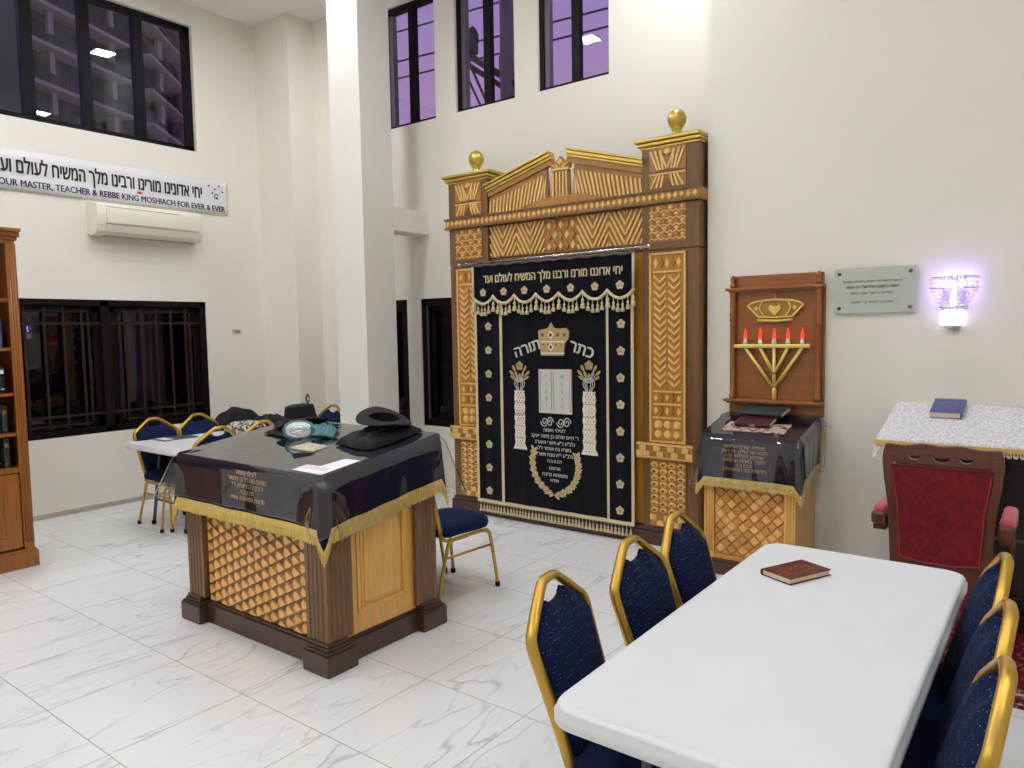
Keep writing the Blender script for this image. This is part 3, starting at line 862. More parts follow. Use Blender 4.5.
def pillar(x0, x1, keyhole_left):
    p = MB(); p.box(x0, x1, AY, AB, 0.13, 2.236); p.box(x0, x1, AY-0.004, AB, 2.246, 2.995); p.box(x0+0.01, x1-0.01, AY+0.01, AB, 2.23, 2.25)
    pl = p.build('pillar', M['brown'], ark, bevel=0.003)
    pa, pb = x0 + (0.085 if x0 < AC else 0.064), x1 - (0.064 if x0 < AC else 0.096)
    w = pb-pa; c = (pa+pb)/2
    Y = AY-0.004
    # fan panel
    m = MB(); m.box(pa, pb, Y-0.006, Y, 2.685, 2.985, 0)
    m.box(pa, pb, Y-0.016, Y-0.006, 2.800, 2.812, 3); m.box(pa, pb, Y-0.013, Y-0.006, 2.788, 2.800, 1)
    for t in (-0.46, -0.33, -0.2, 0.2, 0.33, 0.46):
        strip(m, (c+t*w*0.55, 2.822), (c+t*w, 2.965), 0.016, Y-0.006, 0.011, 1)
    strip(m, (c, 2.822), (c-0.055, 2.955), 0.015, Y-0.006, 0.012, 1); strip(m, (c, 2.822), (c+0.055, 2.955), 0.015, Y-0.006, 0.012, 1)
    strip(m, (c-0.045, 2.930), (c+0.045, 2.930), 0.010, Y-0.006, 0.010, 3)
    m.prism(arc(c, 2.948, 0.03, 0, 360, 12)[:-1], FY(Y-0.006), 0, 0.014, 1, bevel=0.012)
    for t in (-0.44, -0.30, -0.17, 0.17, 0.30, 0.44):
        strip(m, (c+t*w, 2.695), (c+t*w*0.62, 2.785), 0.015, Y-0.006, 0.011, 1)
    m.prism([(c-0.035, 2.695), (c+0.035, 2.695), (c, 2.765)], FY(Y-0.006), 0, 0.009, 3)
    m.build('fan_panel', IN, pl)
    # zigzag panel
    m = MB(); m.box(pa, pb, Y-0.006, Y, 2.300, 2.575, 0)
    n = 6; dx = w/n
    for r in range(5):
        z = 2.325 + r*0.05
        for i in range(n):
            diamond(m, pa+dx*(i+0.5), z+0.022, dx*0.47, 0.020, Y-0.006, 0.012, 1 if (r+i) % 2 else 2)
        for i in range(n):
            x = pa+dx*i
            strip(m, (x, z-0.012), (x+dx/2, z+0.003), 0.008, Y-0.006, 0.010, 1); strip(m, (x+dx/2, z+0.003), (x+dx, z-0.012), 0.008, Y-0.006, 0.010, 1)
    m.build('zigzag_panel', IN, pl)
    # long door panel
    m = MB(); m.box(pa, pb, AY-0.010, AY, 0.800, 2.220, 2)
    for (a, b, cc, dd) in ((pa, pb, 2.206, 2.220), (pa, pb, 0.800, 0.812), (pa, pa+0.014, 0.812, 2.206), (pb-0.014, pb, 0.812, 2.206)):
        m.box(a, b, AY-0.020, AY-0.010, cc, dd, 1)
    ia, ib = pa+0.030, pb-0.030; iw = ib-ia
    y = AY-0.010
    def drow(z0, z1, n):
        for i in range(n):
            diamond(m, ia+iw*(i+0.5)/n, (z0+z1)/2, iw/n*0.44, (z1-z0)/2, y, 0.012, 1 if i % 2 == 0 else 0)
    drow(2.100, 2.185, 5); m.box(ia, ib, y-0.012, y, 2.072, 2.086, 1)
    for r in range(15):
        z = 2.030 - r*0.0555
        for cx in (ia+iw*0.25, ia+iw*0.75):
            h = iw*0.215
            m.prism([(cx-h, z+0.030), (cx, z-0.014), (cx+h, z+0.030), (cx+h, z+0.010), (cx, z-0.036), (cx-h, z+0.010)], FY(y), 0, 0.013, 1)
    for z in (1.186, 1.090, 0.988): m.box(ia, ib, y-0.012, y, z-0.006, z+0.006, 1)
    drow(1.104, 1.172, 5); drow(1.004, 1.078, 5)
    for z in (0.934, 0.862):
        for i in range(3):
            m.prism(arc(ia+iw*(i+0.5)/3, z, 0.033, 0, 360, 14)[:-1], FY(y), 0, 0.014, 1, bevel=0.011)
    dp = m.build('door_panel', IN, pl)
    kx = pa-0.006 if keyhole_left else pb+0.006
    m = MB(); m.prism(arc(kx, 1.56, 0.008, 0, 360, 12, 1, 2.6)[:-1], FY(AY-0.001), 0, 0.012, 0); m.ball((kx, AY-0.014, 1.575), 0.006, 8)
    m.build('escutcheon', M['greyplate'], dp)
    # block course
    m = MB(); xa, xb = x0-0.012 if x0 < AC else x0-0.04, x1+0.04 if x0 < AC else x1-0.03
    m.box(xa, xb, AY-0.030, AY, 0.676, 0.792, 2)
    m.box(xa, xb, AY-0.038, AY-0.030, 0.776, 0.792, 1); m.box(xa, xb, AY-0.038, AY-0.030, 0.676, 0.688, 1)
    n = 8; dx = (xb-xa)/n
    for r in range(2):
        for i in range(-1, n):
            a = max(xa, xa+dx*(i+0.5*r)); b = min(xb, a+dx*0.94)
            if b-a > 0.02: m.box(a, b, AY-0.037-0.005*((i+r) % 2), AY-0.030, 0.692+r*0.042, 0.731+r*0.042, 1 if (i+r) % 2 else 0)
    m.build('block_course', IN, pl)
    # honeycomb panel
    m = MB(); m.box(pa, pb, AY-0.008, AY, 0.150, 0.668, 0)
    nx, nz = 4, 8
    hw = w/nx; hz = 0.40/nz
    for r in range(nz):
        for i in range(nx):
            cx = pa+hw*(i+0.5); cz = 0.650-hz*(r+0.5)
            ring = [(cx+hw*0.47*math.cos(math.radians(a)), cz+hz*0.50*math.sin(math.radians(a))) for a in range(0, 360, 60)]
            m.prism(ring, FY(AY-0.008), 0, 0.012, 1, bevel=0.014)
            m.prism([(cx+(px-cx)*0.42, cz+(pz-cz)*0.42) for px, pz in ring], FY(AY-0.008), 0.006, 0.015, 3 if (i+r) % 2 else 0)
    for r in range(2):
        for i in range(5):
            a = pa + w*(i)/5; m.box(a+0.002, a+w/5-0.002, AY-0.016-0.004*((i+r) % 2), AY-0.008, 0.156+r*0.043, 0.196+r*0.043, 1 if (i+r) % 2 else 2)
    m.build('honeycomb_panel', IN, pl)
    # cap and finial
    m = MB(); e = 0.0
    for z0, z1, o in ((2.985, 3.005, 0.012), (3.005, 3.032, 0.030), (3.032, 3.060, 0.048)):
        xr = min(o, AX1+0.018-x1) if x1 > AC else o
        m.box(x0-o, x1+xr, AY-o, AB, z0, z1)
    cp = m.build('cap', M['gold'], pl, bevel=0.007)
    fx = x1-0.150 if x0 > AC else x0+0.44
    fx = c+0.02 if x0 > AC else c+0.005
    m = MB(); m.lathe([(0.062, 0), (0.062, 0.012), (0.045, 0.022), (0.036, 0.034), (0.033, 0.058), (0.040, 0.066), (0.034, 0.074), (0.052, 0.088),
                       (0.066, 0.112), (0.072, 0.142), (0.066, 0.172), (0.050, 0.196), (0.026, 0.210), (0.0, 0.214)], (fx, AY+0.11, 3.06), 24)
    m.build('finial', M['gold'], pl)
pillar(PI_L[0], PI_L[1], False); pillar(PI_R[0], PI_R[1], True)

# diamond band across everything, wrapping the right end
m = MB()
m.box(AX0-0.02, AX1+0.02, AY-0.030, AB, 2.592, 2.660, 0)
for z0, z1, o in ((2.578, 2.592, 0.044), (2.660, 2.674, 0.044)):
    m.box(AX0-o+0.015, AX1+min(o, 0.020), AY-o, AB, z0, z1, 3)
n = 48
for i in range(n):
    x = AX0-0.01 + (AX1-AX0+0.02)*(i+0.5)/n
    diamond(m, x, 2.626, 0.022, 0.031, AY-0.030, 0.012, 1)
m.build('diamond_band', [M['mid_wood'], M['light_wood'], M['gold_wood'], M['brown']], ark)

# chevron lintel between the pillars
YC = AY+0.035
lx0, lx1 = PI_L[1], PI_R[0]
m = MB(); m.box(lx0, lx1, YC, YC+0.02, 2.262, 2.580, 3); m.box(lx0+0.01, lx1-0.01, YC-0.008, YC, 2.300, 2.575, 0)
zb, zt = 2.306, 2.570; H2 = zt-zb
def clip_strip(xa, xb, flip, w, mi, c0, c1):
    # slanting slip from top to bottom, clipped to [c0, c1]
    a, b = (xa, zt), (xb, zb)
    if flip: a, b = (xa, zb), (xb, zt)
    xs = sorted((a, b))
    t0 = max(0.0, (c0-xs[0][0])/(xs[1][0]-xs[0][0])); t1 = min(1.0, (c1-xs[0][0])/(xs[1][0]-xs[0][0]))
    if t1-t0 < 0.12: return
    L = lambda t: (xs[0][0]+(xs[1][0]-xs[0][0])*t, xs[0][1]+(xs[1][1]-xs[0][1])*t)
    strip(m, L(t0), L(t1), w, YC-0.008, 0.013, mi)
half = (lx1-lx0)/2
for side in (-1, 1):
    for seg in range(4):
        # four slanted fields per side
        a = AC + side*(0.16 + seg*0.145); b = AC + side*(0.16 + (seg+1)*0.145)
        lo, hi = min(a, b), max(a, b)
        falling = (seg % 2 == 0) == (side > 0)
        for k in range(-4, 5):
            o = k*0.042
            if falling: clip_strip(lo+o, hi+o, False, 0.017, 1, lo, hi)
            else: clip_strip(lo+o, hi+o, True, 0.017, 1, lo, hi)
for r in range(3):
    for i in range(5):
        diamond(m, AC+(i-2)*0.058, 2.345+r*0.088, 0.026, 0.041, YC-0.008, 0.013, 1 if (i+r) % 2 == 0 else 2)
m.build('chevron_lintel', [M['mid_wood'], M['light_wood'], M['gold_wood'], M['brown']], ark)

# broken pediment
ztl, ztp = 2.868, 3.055
def ped(side):
    X = lambda t: AC + side*t
    m = MB()
    outer, inner = half-0.005, 0.135
    ztop = lambda t: ztp - (ztp-ztl)*(t-0.075)/(outer-0.075) - 0.045
    m.prism([(X(0.115), 2.660), (X(outer), 2.660), (X(outer), ztop(outer)), (X(inner), ztop(inner))], FY(YC), -0.02, 0.012, 0)
    n = 17
    for i in range(n):
        t = 0.155 + (outer-0.165)*i/(n-1)
        lean = 0.05*(1-i/(n-1)) + 0.012
        zl = 2.672 + max(0, 0.085*(1-(t/0.45)**2)) if t < 0.45 else 2.672
        tt = t+0.0
        strip(m, (X(tt-0.0), zl), (X(max(0.14, tt-lean)), ztop(tt)-0.035), 0.018, YC-0.012, 0.013, 1)
    m.build('fluted_panel', [M['mid_wood'], M['light_wood']], ark)
    m = MB()
    # brown raking board and gilded raking cornice
    a, b = (X(0.075), ztp), (X(outer+0.01), ztl)
    l = math.hypot(b[0]-a[0], b[1]-a[1]); nx, nz = (a[1]-b[1])/l, (b[0]-a[0])/l
    if nz < 0: nx, nz = -nx, -nz
    off = lambda p, d: (p[0]+nx*d, p[1]+nz*d)
    m.prism([off(a, -0.045), off(b, -0.045), off(b, 0), off(a, 0)], FY(YC), -0.02, 0.03, 0)
    m.build('raking_board', M['mid_wood'], ark)
    m = MB()
    for d0, d1, y in ((-0.002, 0.018, 0.040), (0.018, 0.046, 0.056), (0.046, 0.062, 0.074)):
        m.prism([off(a, d0), off(b, d0), off(b, d1), off(a, d1)], FY(YC), -0.03, y, 0)
    m.build('raking_cornice', M['gold'], ark, bevel=0.004)
ped(-1); ped(1)
m = MB()
m.prism([(AC-0.085, 2.70), (AC+0.085, 2.70), (AC+0.080, 2.955), (AC-0.080, 2.955)], FY(YC), -0.02, 0.014, 0)
for i in range(5): strip(m, (AC+(i-2)*0.033, 2.745), (AC+(i-2)*0.031, 2.945), 0.014, YC-0.014, 0.012, 1)
m.box(AC-0.09, AC+0.09, YC-0.032, YC-0.014, 2.952, 2.970, 1)
m.prism([(AC-0.088, 2.970), (AC+0.088, 2.970), (AC+0.092, 3.010), (AC+0.045, 3.020), (AC, 3.070), (AC-0.045, 3.020), (AC-0.092, 3.010)], FY(YC), -0.02, 0.016, 0)
for t in (-0.065, -0.035, 0.035, 0.065): strip(m, (AC+t*0.5, 2.975), (AC+t*1.25, 3.008), 0.010, YC-0.016, 0.010, 1)
diamond(m, AC, 3.018, 0.026, 0.032, YC-0.016, 0.012, 1)
m.build('centre_crest', [M['mid_wood'], M['light_wood']], ark)
m = MB(); m.prism([(AC-0.36, 2.660), (AC+0.36, 2.660)] + arc(AC, 2.660, 0.36, 0, 180, 18, 1, 0.26)[1:-1], FY(YC), 0, 0.024, 0)
m.build('arched_base', M['gold_wood'], ark)
# doors behind the curtain and a gold edge beside it
m = MB(); m.box(-4.085, AC-0.003, AY+0.028, AY+0.05, 0.14, 2.235); m.build('door', M['gold_wood'], ark)
m = MB(); m.box(AC+0.003, -2.59, AY+0.028, AY+0.05, 0.14, 2.235); m.build('door', M['gold_wood'], ark)
# curtain rod with ball ends and rings
YRod = AY-0.085
m = MB(); m.tube([(-4.345, YRod, 2.250), (-2.500, YRod, 2.268)], 0.0085, 10); m.ball((-4.348, YRod, 2.250), 0.019, 12); m.ball((-2.497, YRod, 2.268), 0.019, 12)
rod = m.build('curtain_rod', M['steel'], ark)
for x in (-4.28, -2.56):
    m = MB(); m.tube([(x, YRod, 2.258), (x, AY, 2.258)], 0.006, 8); m.build('bracket', M['steel'], rod)

# ------------------------------------------------------------------ ark curtain and valance
cx0, cx1 = -4.212, -2.640
YQ = AY-0.055
cur = root('ark_curtain', (AC, YQ, 0.1), 'dark navy velvet curtain with crown, tablets and two embroidered columns hanging before the ark doors', 'curtain')
def cw(x):                                   # gentle folds
    return YQ + 0.004*math.sin(x*21.0) + 0.0025*math.sin(x*47.0+1.0)
def sheet(x0, x1, zt, zb, y_off, nu=140, nv=8, zbf=None):
    m = MB()
    for side in (0, 1):
        def fn(u, v):
            x = x0+(x1-x0)*u; b = zbf(x) if zbf else zb
            return (x, cw(x) - y_off + 0.006*side, zt+(b-zt)*v)
        m.grid(fn, nu, nv)
    k = nu*nv
    for i in range(nu-1):
        for j in (0, nv-1): m.f.append([j*nu+i, j*nu+i+1, k+j*nu+i+1, k+j*nu+i]); m.m.append(0); m.s.append(False)
    for j in range(nv-1):
        for i in (0, nu-1): m.f.append([j*nu+i, (j+1)*nu+i, k+(j+1)*nu+i, k+j*nu+i]); m.m.append(0); m.s.append(False)
    return m
sheet(cx0, cx1, 2.235, 0.128, 0).build('cloth', M['velvet'], cur)
def braid(m, pts, w, d=0.006, mi=0, lift=0.003):
    """flat braid laid on the curtain through (x, z) points"""
    P = [Vector((p[0], cw(p[0])-lift, p[1])) for p in pts]
    m.tube([tuple(p) for p in P], w/2, 6, mi=mi, flat=d/(w/2), up=None)
def ribbon(m, x0, x1, z0, z1, lift=0.003, mi=0, n=None):
    n = n or max(1, int(abs(x1-x0)/0.012))
    V = []; F = []
    for i in range(n+1):
        x = x0+(x1-x0)*i/n
        V += [(x, cw(x)-lift, z0), (x, cw(x)-lift, z1), (x, cw(x)+0.001, z0), (x, cw(x)+0.001, z1)]
    for i in range(n):
        a = i*4; b = a+4
        F += [(a, b, b+1, a+1), (a+1, b+1, b+3, a+3), (b, a, a+2, b+2)]
    F += [(0, 1, 3, 2), (n*4, n*4+2, n*4+3, n*4+1)]
    m.add(V, F, mi)
m = MB()
ribbon(m, cx0, cx0+0.024, 0.13, 2.22); ribbon(m, cx1-0.024, cx1, 0.13, 2.22)
ribbon(m, -3.930, -3.905, 0.16, 2.0); ribbon(m, -2.878, -2.856, 0.16, 2.0)
ribbon(m, cx0, cx1, 0.128, 0.158)
m.build('braid_border', M['cream'], cur)
def rosette(m, x, z, r, mi=0, mc=1, lift=0.004):
    O = (x, cw(x)-lift, z)
    for k in range(5):
        a = math.radians(90+72*k)
        px, pz = 0.56*r*math.cos(a), 0.56*r*math.sin(a)
        m.prism([(px+0.46*r*math.cos(t*PI/4), pz+0.46*r*math.sin(t*PI/4)) for t in range(8)], FYo(*O), -0.002, 0.003, mi)
    m.prism([(0.3*r*math.cos(t*PI/4), 0.3*r*math.sin(t*PI/4)) for t in range(8)], FYo(*O), 0, 0.005, mc)
for x0, dx in ((-4.055, 0.0), (-2.742, 0.0)):
    for i in range(8):
        m = MB(); z = 1.700 - i*0.2085
        rosette(m, x0-0.008*i/3, z, 0.036); m.build('rosette', [M['cream'], M['gold_thread']], cur)
# crown
def plate(name, poly, mats, lift=0.007, d=0.004, mi=0, extra=None, cx=None):
    cx_ = cx if cx is not None else sum(p[0] for p in poly)/len(poly)
    m = MB(); m.prism(poly, FYo(0, cw(cx_)-lift, 0), -0.012, d, mi)
    if extra: extra(m, cw(cx_)-lift-d)
    return m.build(name, mats, cur)
kx, kz = -3.366, 1.575
def crown_extra(m, y):
    fr = lambda: FYo(0, y, 0)
    for t in (-0.105, -0.03, 0.045, 0.11):
        m.prism(arc(kx+t, kz+0.045, 0.014, 0, 360, 10)[:-1], fr(), 0, 0.004, 2)
    for zz in (kz+0.045, kz-0.055):
        m.prism([(kx-0.055, zz), (kx-0.022, zz-0.034), (kx+0.011, zz), (kx-0.022, zz+0.034)], fr(), 0, 0.004, 1)
        m.prism([(kx-0.040, zz), (kx-0.022, zz-0.018), (kx-0.004, zz), (kx-0.022, zz+0.018)], fr(), 0.004, 0.007, 2)
    for zz in (kz-0.01, kz-0.105): strip(m, (kx-0.118, zz), (kx+0.110, zz), 0.010, y, 0.003, 1)
    for t in (-0.10, -0.05, 0.03, 0.08): m.prism(arc(kx+t, kz-0.035, 0.007, 0, 360, 8)[:-1], fr(), 0, 0.003, 3)
plate('crown', [(kx-0.125, kz-0.125), (kx+0.095, kz-0.125), (kx+0.108, kz-0.03), (kx+0.148, kz+0.02), (kx+0.150, kz+0.075), (kx+0.122, kz+0.100),
                (kx+0.06, kz+0.095), (kx+0.01, kz+0.100), (kx-0.022, kz+0.148), (kx-0.055, kz+0.100), (kx-0.10, kz+0.092), (kx-0.148, kz+0.085), (kx-0.145, kz+0.0), (kx-0.130, kz-0.04)],
      [M['gold_thread'], M['white_thread'], M['loz_c'], M['red_thread']], extra=crown_extra)
def line(m, body, x, z, h, lift=0.005, mi=0, depth=0.004, maxw=None, rot=0.0, bold=0.0):
    U = (math.cos(rot), 0, math.sin(rot)); V = (-math.sin(rot), 0, math.cos(rot))
    m.text(body, ((x, cw(x)-lift, z), U, V, (0, -1, 0)), h, None, None, depth, mi, bold, 0, True, 'C', maxw)
m = MB(); line(m, 'כתר', -3.110, 1.462, 0.135, rot=math.radians(-17), bold=0.02); m.build('lettering', M['silver_thread'], cur)
m = MB(); line(m, 'תורה', -3.625, 1.470, 0.135, rot=math.radians(17), bold=0.02); m.build('lettering', M['silver_thread'], cur)
# tablets of the law
def tab_extra(m, y):
    strip(m, (-3.390, 1.00), (-3.390, 1.315), 0.006, y, 0.003, 1); strip(m, (-3.365, 1.00), (-3.365, 1.315), 0.004, y, 0.003, 1)
    for xx in (-3.50, -3.21): strip(m, (xx, 0.99), (xx, 1.325), 0.005, y, 0.003, 1)
    for i, (a, b) in enumerate(zip('אבגדה', 'וזחטי')):
        zz = 1.265-i*0.062
        m.text(a, FYo(-3.285, y, zz), 0.045, None, None, 0.003, 1); m.text(b, FYo(-3.440, y, zz), 0.045, None, None, 0.003, 1)
plate('tablets', [(-3.517, 0.972), (-3.196, 0.972), (-3.196, 1.340), (-3.517, 1.335)], [M['silver_thread'], mat('grey_embroidery', (160, 158, 156), 0.6)], extra=tab_extra, cx=-3.36)
m = MB()
for s in (-1, 1):
    c0 = -3.360 + s*0.082
    for e in (-1, 1):
        pts = []
        for i in range(22):
            a = i/21*1.55*2*PI; rr = 0.052*(1-i/26)
            pts.append((c0+e*(0.030) - e*0.0 + s*e*0 + rr*math.cos(a+PI*(e < 0))*0.72, 0.898 + rr*math.sin(a+PI*(e < 0))*0.85))
        m.tube([(p[0], cw(p[0])-0.006, p[1]) for p in pts], 0.0048, 5)
m.build('scroll', M['silver_thread'], cur)
# the two columns with flowers
def column(xc, zb, zt, hw, ft):
    m = MB()
    prof = []
    n = 26
    for i in range(n+1):
        z = zb + (zt-zb)*i/n
        w = hw*(1 + 0.07*math.sin(i*1.45)) + (0.018*(1-i/2) if i < 2 else 0)
        prof.append((w, z))
    y = cw(xc)-0.007
    m.prism([(xc+w, z) for w, z in prof] + [(xc-w, z) for w, z in prof[::-1]], FYo(0, y, 0), -0.014, 0.004, 0)
    for i in range(1, 5):
        z = zb+(zt-zb)*i/5; strip(m, (xc-hw*0.95, z), (xc+hw*0.95, z), 0.007, y-0.004, 0.003, 2)
    for r in range(22):
        for k in (-1, 0, 1):
            z = zb+0.03+(zt-zb-0.05)*r/21; x = xc + k*hw*0.5 + (hw*0.25 if r % 2 else 0)
            if abs(x-xc) < hw*0.85:
                m.prism([(x-0.006, z), (x, z-0.008), (x+0.006, z), (x, z+0.008)], FYo(0, y-0.004, 0), 0, 0.002, 3 if r in (10, 11, 12, 13, 14) or r > 17 else 2)
    c = m.build('column', [M['white_thread'], M['gold_thread'], M['gold_thread'], M['red_thread']], cur)
    m = MB(); y = cw(xc)-0.008
    for k in (-3, -2, -1, 1, 2, 3):
        pts = [(xc+k*0.006, zt-0.005), (xc+k*0.018, zt+0.06), (xc+k*0.010, zt+0.11)]
        m.tube([(p[0], y-0.002, p[1]) for p in smooth_path([(a, 0, b) for a, b in pts], 4) for p in [(p.x, p.z)]], 0.0035, 5, mi=1)
    for k, (dx, dz) in enumerate(((-0.085, 0.15), (0.085, 0.15), (-0.06, 0.19), (0.06, 0.19), (-0.075, 0.11), (0.075, 0.11), (-0.035, 0.14), (0.035, 0.14), (0, 0.12))):
        a = math.atan2(dz-0.06, dx)
        m.prism([(xc+dx+0.026*math.cos(t)*math.cos(a)-0.011*math.sin(t)*math.sin(a), zt+dz+0.026*math.cos(t)*math.sin(a)+0.011*math.sin(t)*math.cos(a)) for t in [i*PI/4 for i in range(8)]], FYo(0, y, 0), -0.008, 0.004, 0)
        m.tube([(xc+dx*0.15, y-0.002, zt+0.07), (xc+dx*0.8, y-0.002, zt+dz-0.01)], 0.003, 5, mi=1)
    rosette(m, xc, zt+0.21, 0.040, 0, 2)
    m.build('flower_spray', [M['gold_thread'], M['silver_thread'], M['loz_b']], c)
column(-3.722, 0.645, 1.150, 0.053, 1.40); column(-3.032, 0.655, 1.165, 0.056, 1.41)
# dedication
for body, z, h, mw in (('לעילוי נשמת', 0.816, 0.048, 0.23), ("ר' חיים שלום בן משה יעקב", 0.764, 0.05, 0.47), ('נלב"ע כ"א תשרי תשע"ב', 0.711, 0.048, 0.40), ('בשרה בת אסתר ז"ל', 0.661, 0.048, 0.33), ('נלב"ע י"ח טבת תשנ"ו', 0.610, 0.048, 0.36),
                       ('ת.נ.צ.ב.ה', 0.560, 0.044, 0.20), ('תרומת', 0.498, 0.046, 0.14), ('משפחת נדיבה', 0.443, 0.048, 0.25), ('שיחיו', 0.397, 0.044, 0.11)):
    m = MB(); line(m, body, -3.370, z, h*0.9, bold=0.0, maxw=mw, depth=0.003); m.build('lettering', M['silver_thread'], cur)
# laurel wreath
m = MB()
wpts = smooth_path([(-3.583, 0, 0.650), (-3.600, 0, 0.55), (-3.575, 0, 0.44), (-3.50, 0, 0.345), (-3.37, 0, 0.288), (-3.24, 0, 0.345), (-3.165, 0, 0.44), (-3.140, 0, 0.54), (-3.156, 0, 0.635)], 7)
for i, p in enumerate(wpts):
    q = wpts[min(i+1, len(wpts)-1)] - wpts[max(0, i-1)]; a = math.atan2(q.z, q.x)
    if p.x > -3.37: a += PI
    for s in (-1, 1):
        b = a + s*0.7 + PI
        r1 = 0.024+0.007*math.sin(i*2.1)
        cx_, cz_ = p.x+r1*0.8*math.cos(b), p.z+r1*0.8*math.sin(b)
        m.prism([(cx_+r1*math.cos(t)*math.cos(b)-0.008*math.sin(t)*math.sin(b), cz_+r1*math.cos(t)*math.sin(b)+0.008*math.sin(t)*math.cos(b)) for t in [k*PI/4 for k in range(8)]], FYo(0, cw(p.x)-0.003, 0), -0.006, 0.003+0.001*(i % 3), (i+(s > 0)) % 2)
m.tube([(p.x, cw(p.x)-0.005, p.z) for p in wpts], 0.005, 5, mi=1)
m.build('laurel_wreath', [M['cream'], M['gold_thread']], cur)
# bottom tassels
def tassel(m, x, y, z, s=1.0, mi=0):
    m.tube([(x, y, z), (x, y, z-0.030*s)], 0.0025*s, 5, mi=mi)
    m.lathe([(0.003*s, 0), (0.008*s, -0.006*s), (0.008*s, -0.014*s), (0.004*s, -0.020*s), (0.010*s, -0.028*s), (0.014*s, -0.050*s), (0.0, -0.052*s)][::-1], (x, y, z-0.026*s), 8, mi)
n = 46
for i in range(n):
    x = cx0+0.015+(cx1-cx0-0.03)*(i+0.5)/n
    m = MB(); tassel(m, x, cw(x), 0.128, 1.08); m.build('tassel', M['cream'], cur)

# valance
YV = 0.022
val = root('ark_valance', (AC, YQ-YV, 2.1), 'scalloped navy velvet valance with Hebrew lettering and cream tassels above the ark curtain', 'valance')
vx0, vx1 = -4.205, -2.625
nsc = 7; dx = (vx1-vx0)/nsc
def vz(x):
    t = ((x-vx0)/dx) % 1.0
    return 1.962 - 0.066*math.sin(PI*min(1, max(0, t)))**0.8
xs = [vx0+(vx1-vx0)*i/140 for i in range(141)]
sheet(vx0, vx1, 2.238, 0, YV, 141, 6, vz).build('cloth', M['velvet'], val)
vy = lambda x: cw(x)-YV
m = MB(); m.tube([(x, vy(x)-0.002, vz(x)) for x in xs], 0.013, 6)
m.tube([(vx0+0.005, vy(vx0)-0.002, 2.235), (vx0+0.005, vy(vx0)-0.002, 1.965)], 0.011, 6); m.tube([(vx1-0.005, vy(vx1)-0.002, 2.235), (vx1-0.005, vy(vx1)-0.002, 1.965)], 0.011, 6)
m.build('braid_border', M['cream'], val)
m = MB(); m.tube([(x, vy(x)-0.006+0.004*math.sin(x*60), 2.232+0.004*math.sin(x*40)) for x in xs], 0.012, 6); m.build('heading', mat('grey_lining', (96, 88, 82), 0.8), val)
for i in range(12):
    x = vx0+0.06+(vx1-vx0-0.12)*i/11
    zr = 2.250+0.018*(x+4.345)/1.845
    m = MB(); m.tube([(x+0.002*math.sin(a), YRod+0.0135*math.cos(a), zr+0.0135*math.sin(a)-0.003) for a in [k*2*PI/12 for k in range(12)]], 0.003, 5, closed=True)
    m.tube([(x, YRod, zr-0.017), (x, vy(x), 2.236)], 0.002, 4)
    m.build('ring', M['steel'], val)
for i in range(nsc):
    x = vx0+dx*(i+0.5)
    m = MB(); rosette(m, x, 1.995, 0.034, 0, 1, YV+0.003); m.build('rosette', [M['cream'], M['gold_thread']], val)
m = MB(); line(m, 'יחי אדוננו מורנו ורבנו מלך המשיח לעולם ועד', -3.395, 2.078, 0.10, lift=YV+0.003, maxw=1.36, bold=0.02)
m.build('lettering', M['cream'], val)
for i in range(nsc):
    for k, t in enumerate((0.02, 0.24, 0.42, 0.60, 0.78)):
        x = vx0+dx*(i+t)
        m = MB(); tassel(m, x, vy(x)-0.004, vz(x)-0.006, 1.3 if k else 1.6); m.build('tassel', M['cream'], val)
m = MB(); tassel(m, vx1-0.004, vy(vx1)-0.004, 1.955, 1.6); m.build('tassel', M['cream'], val)
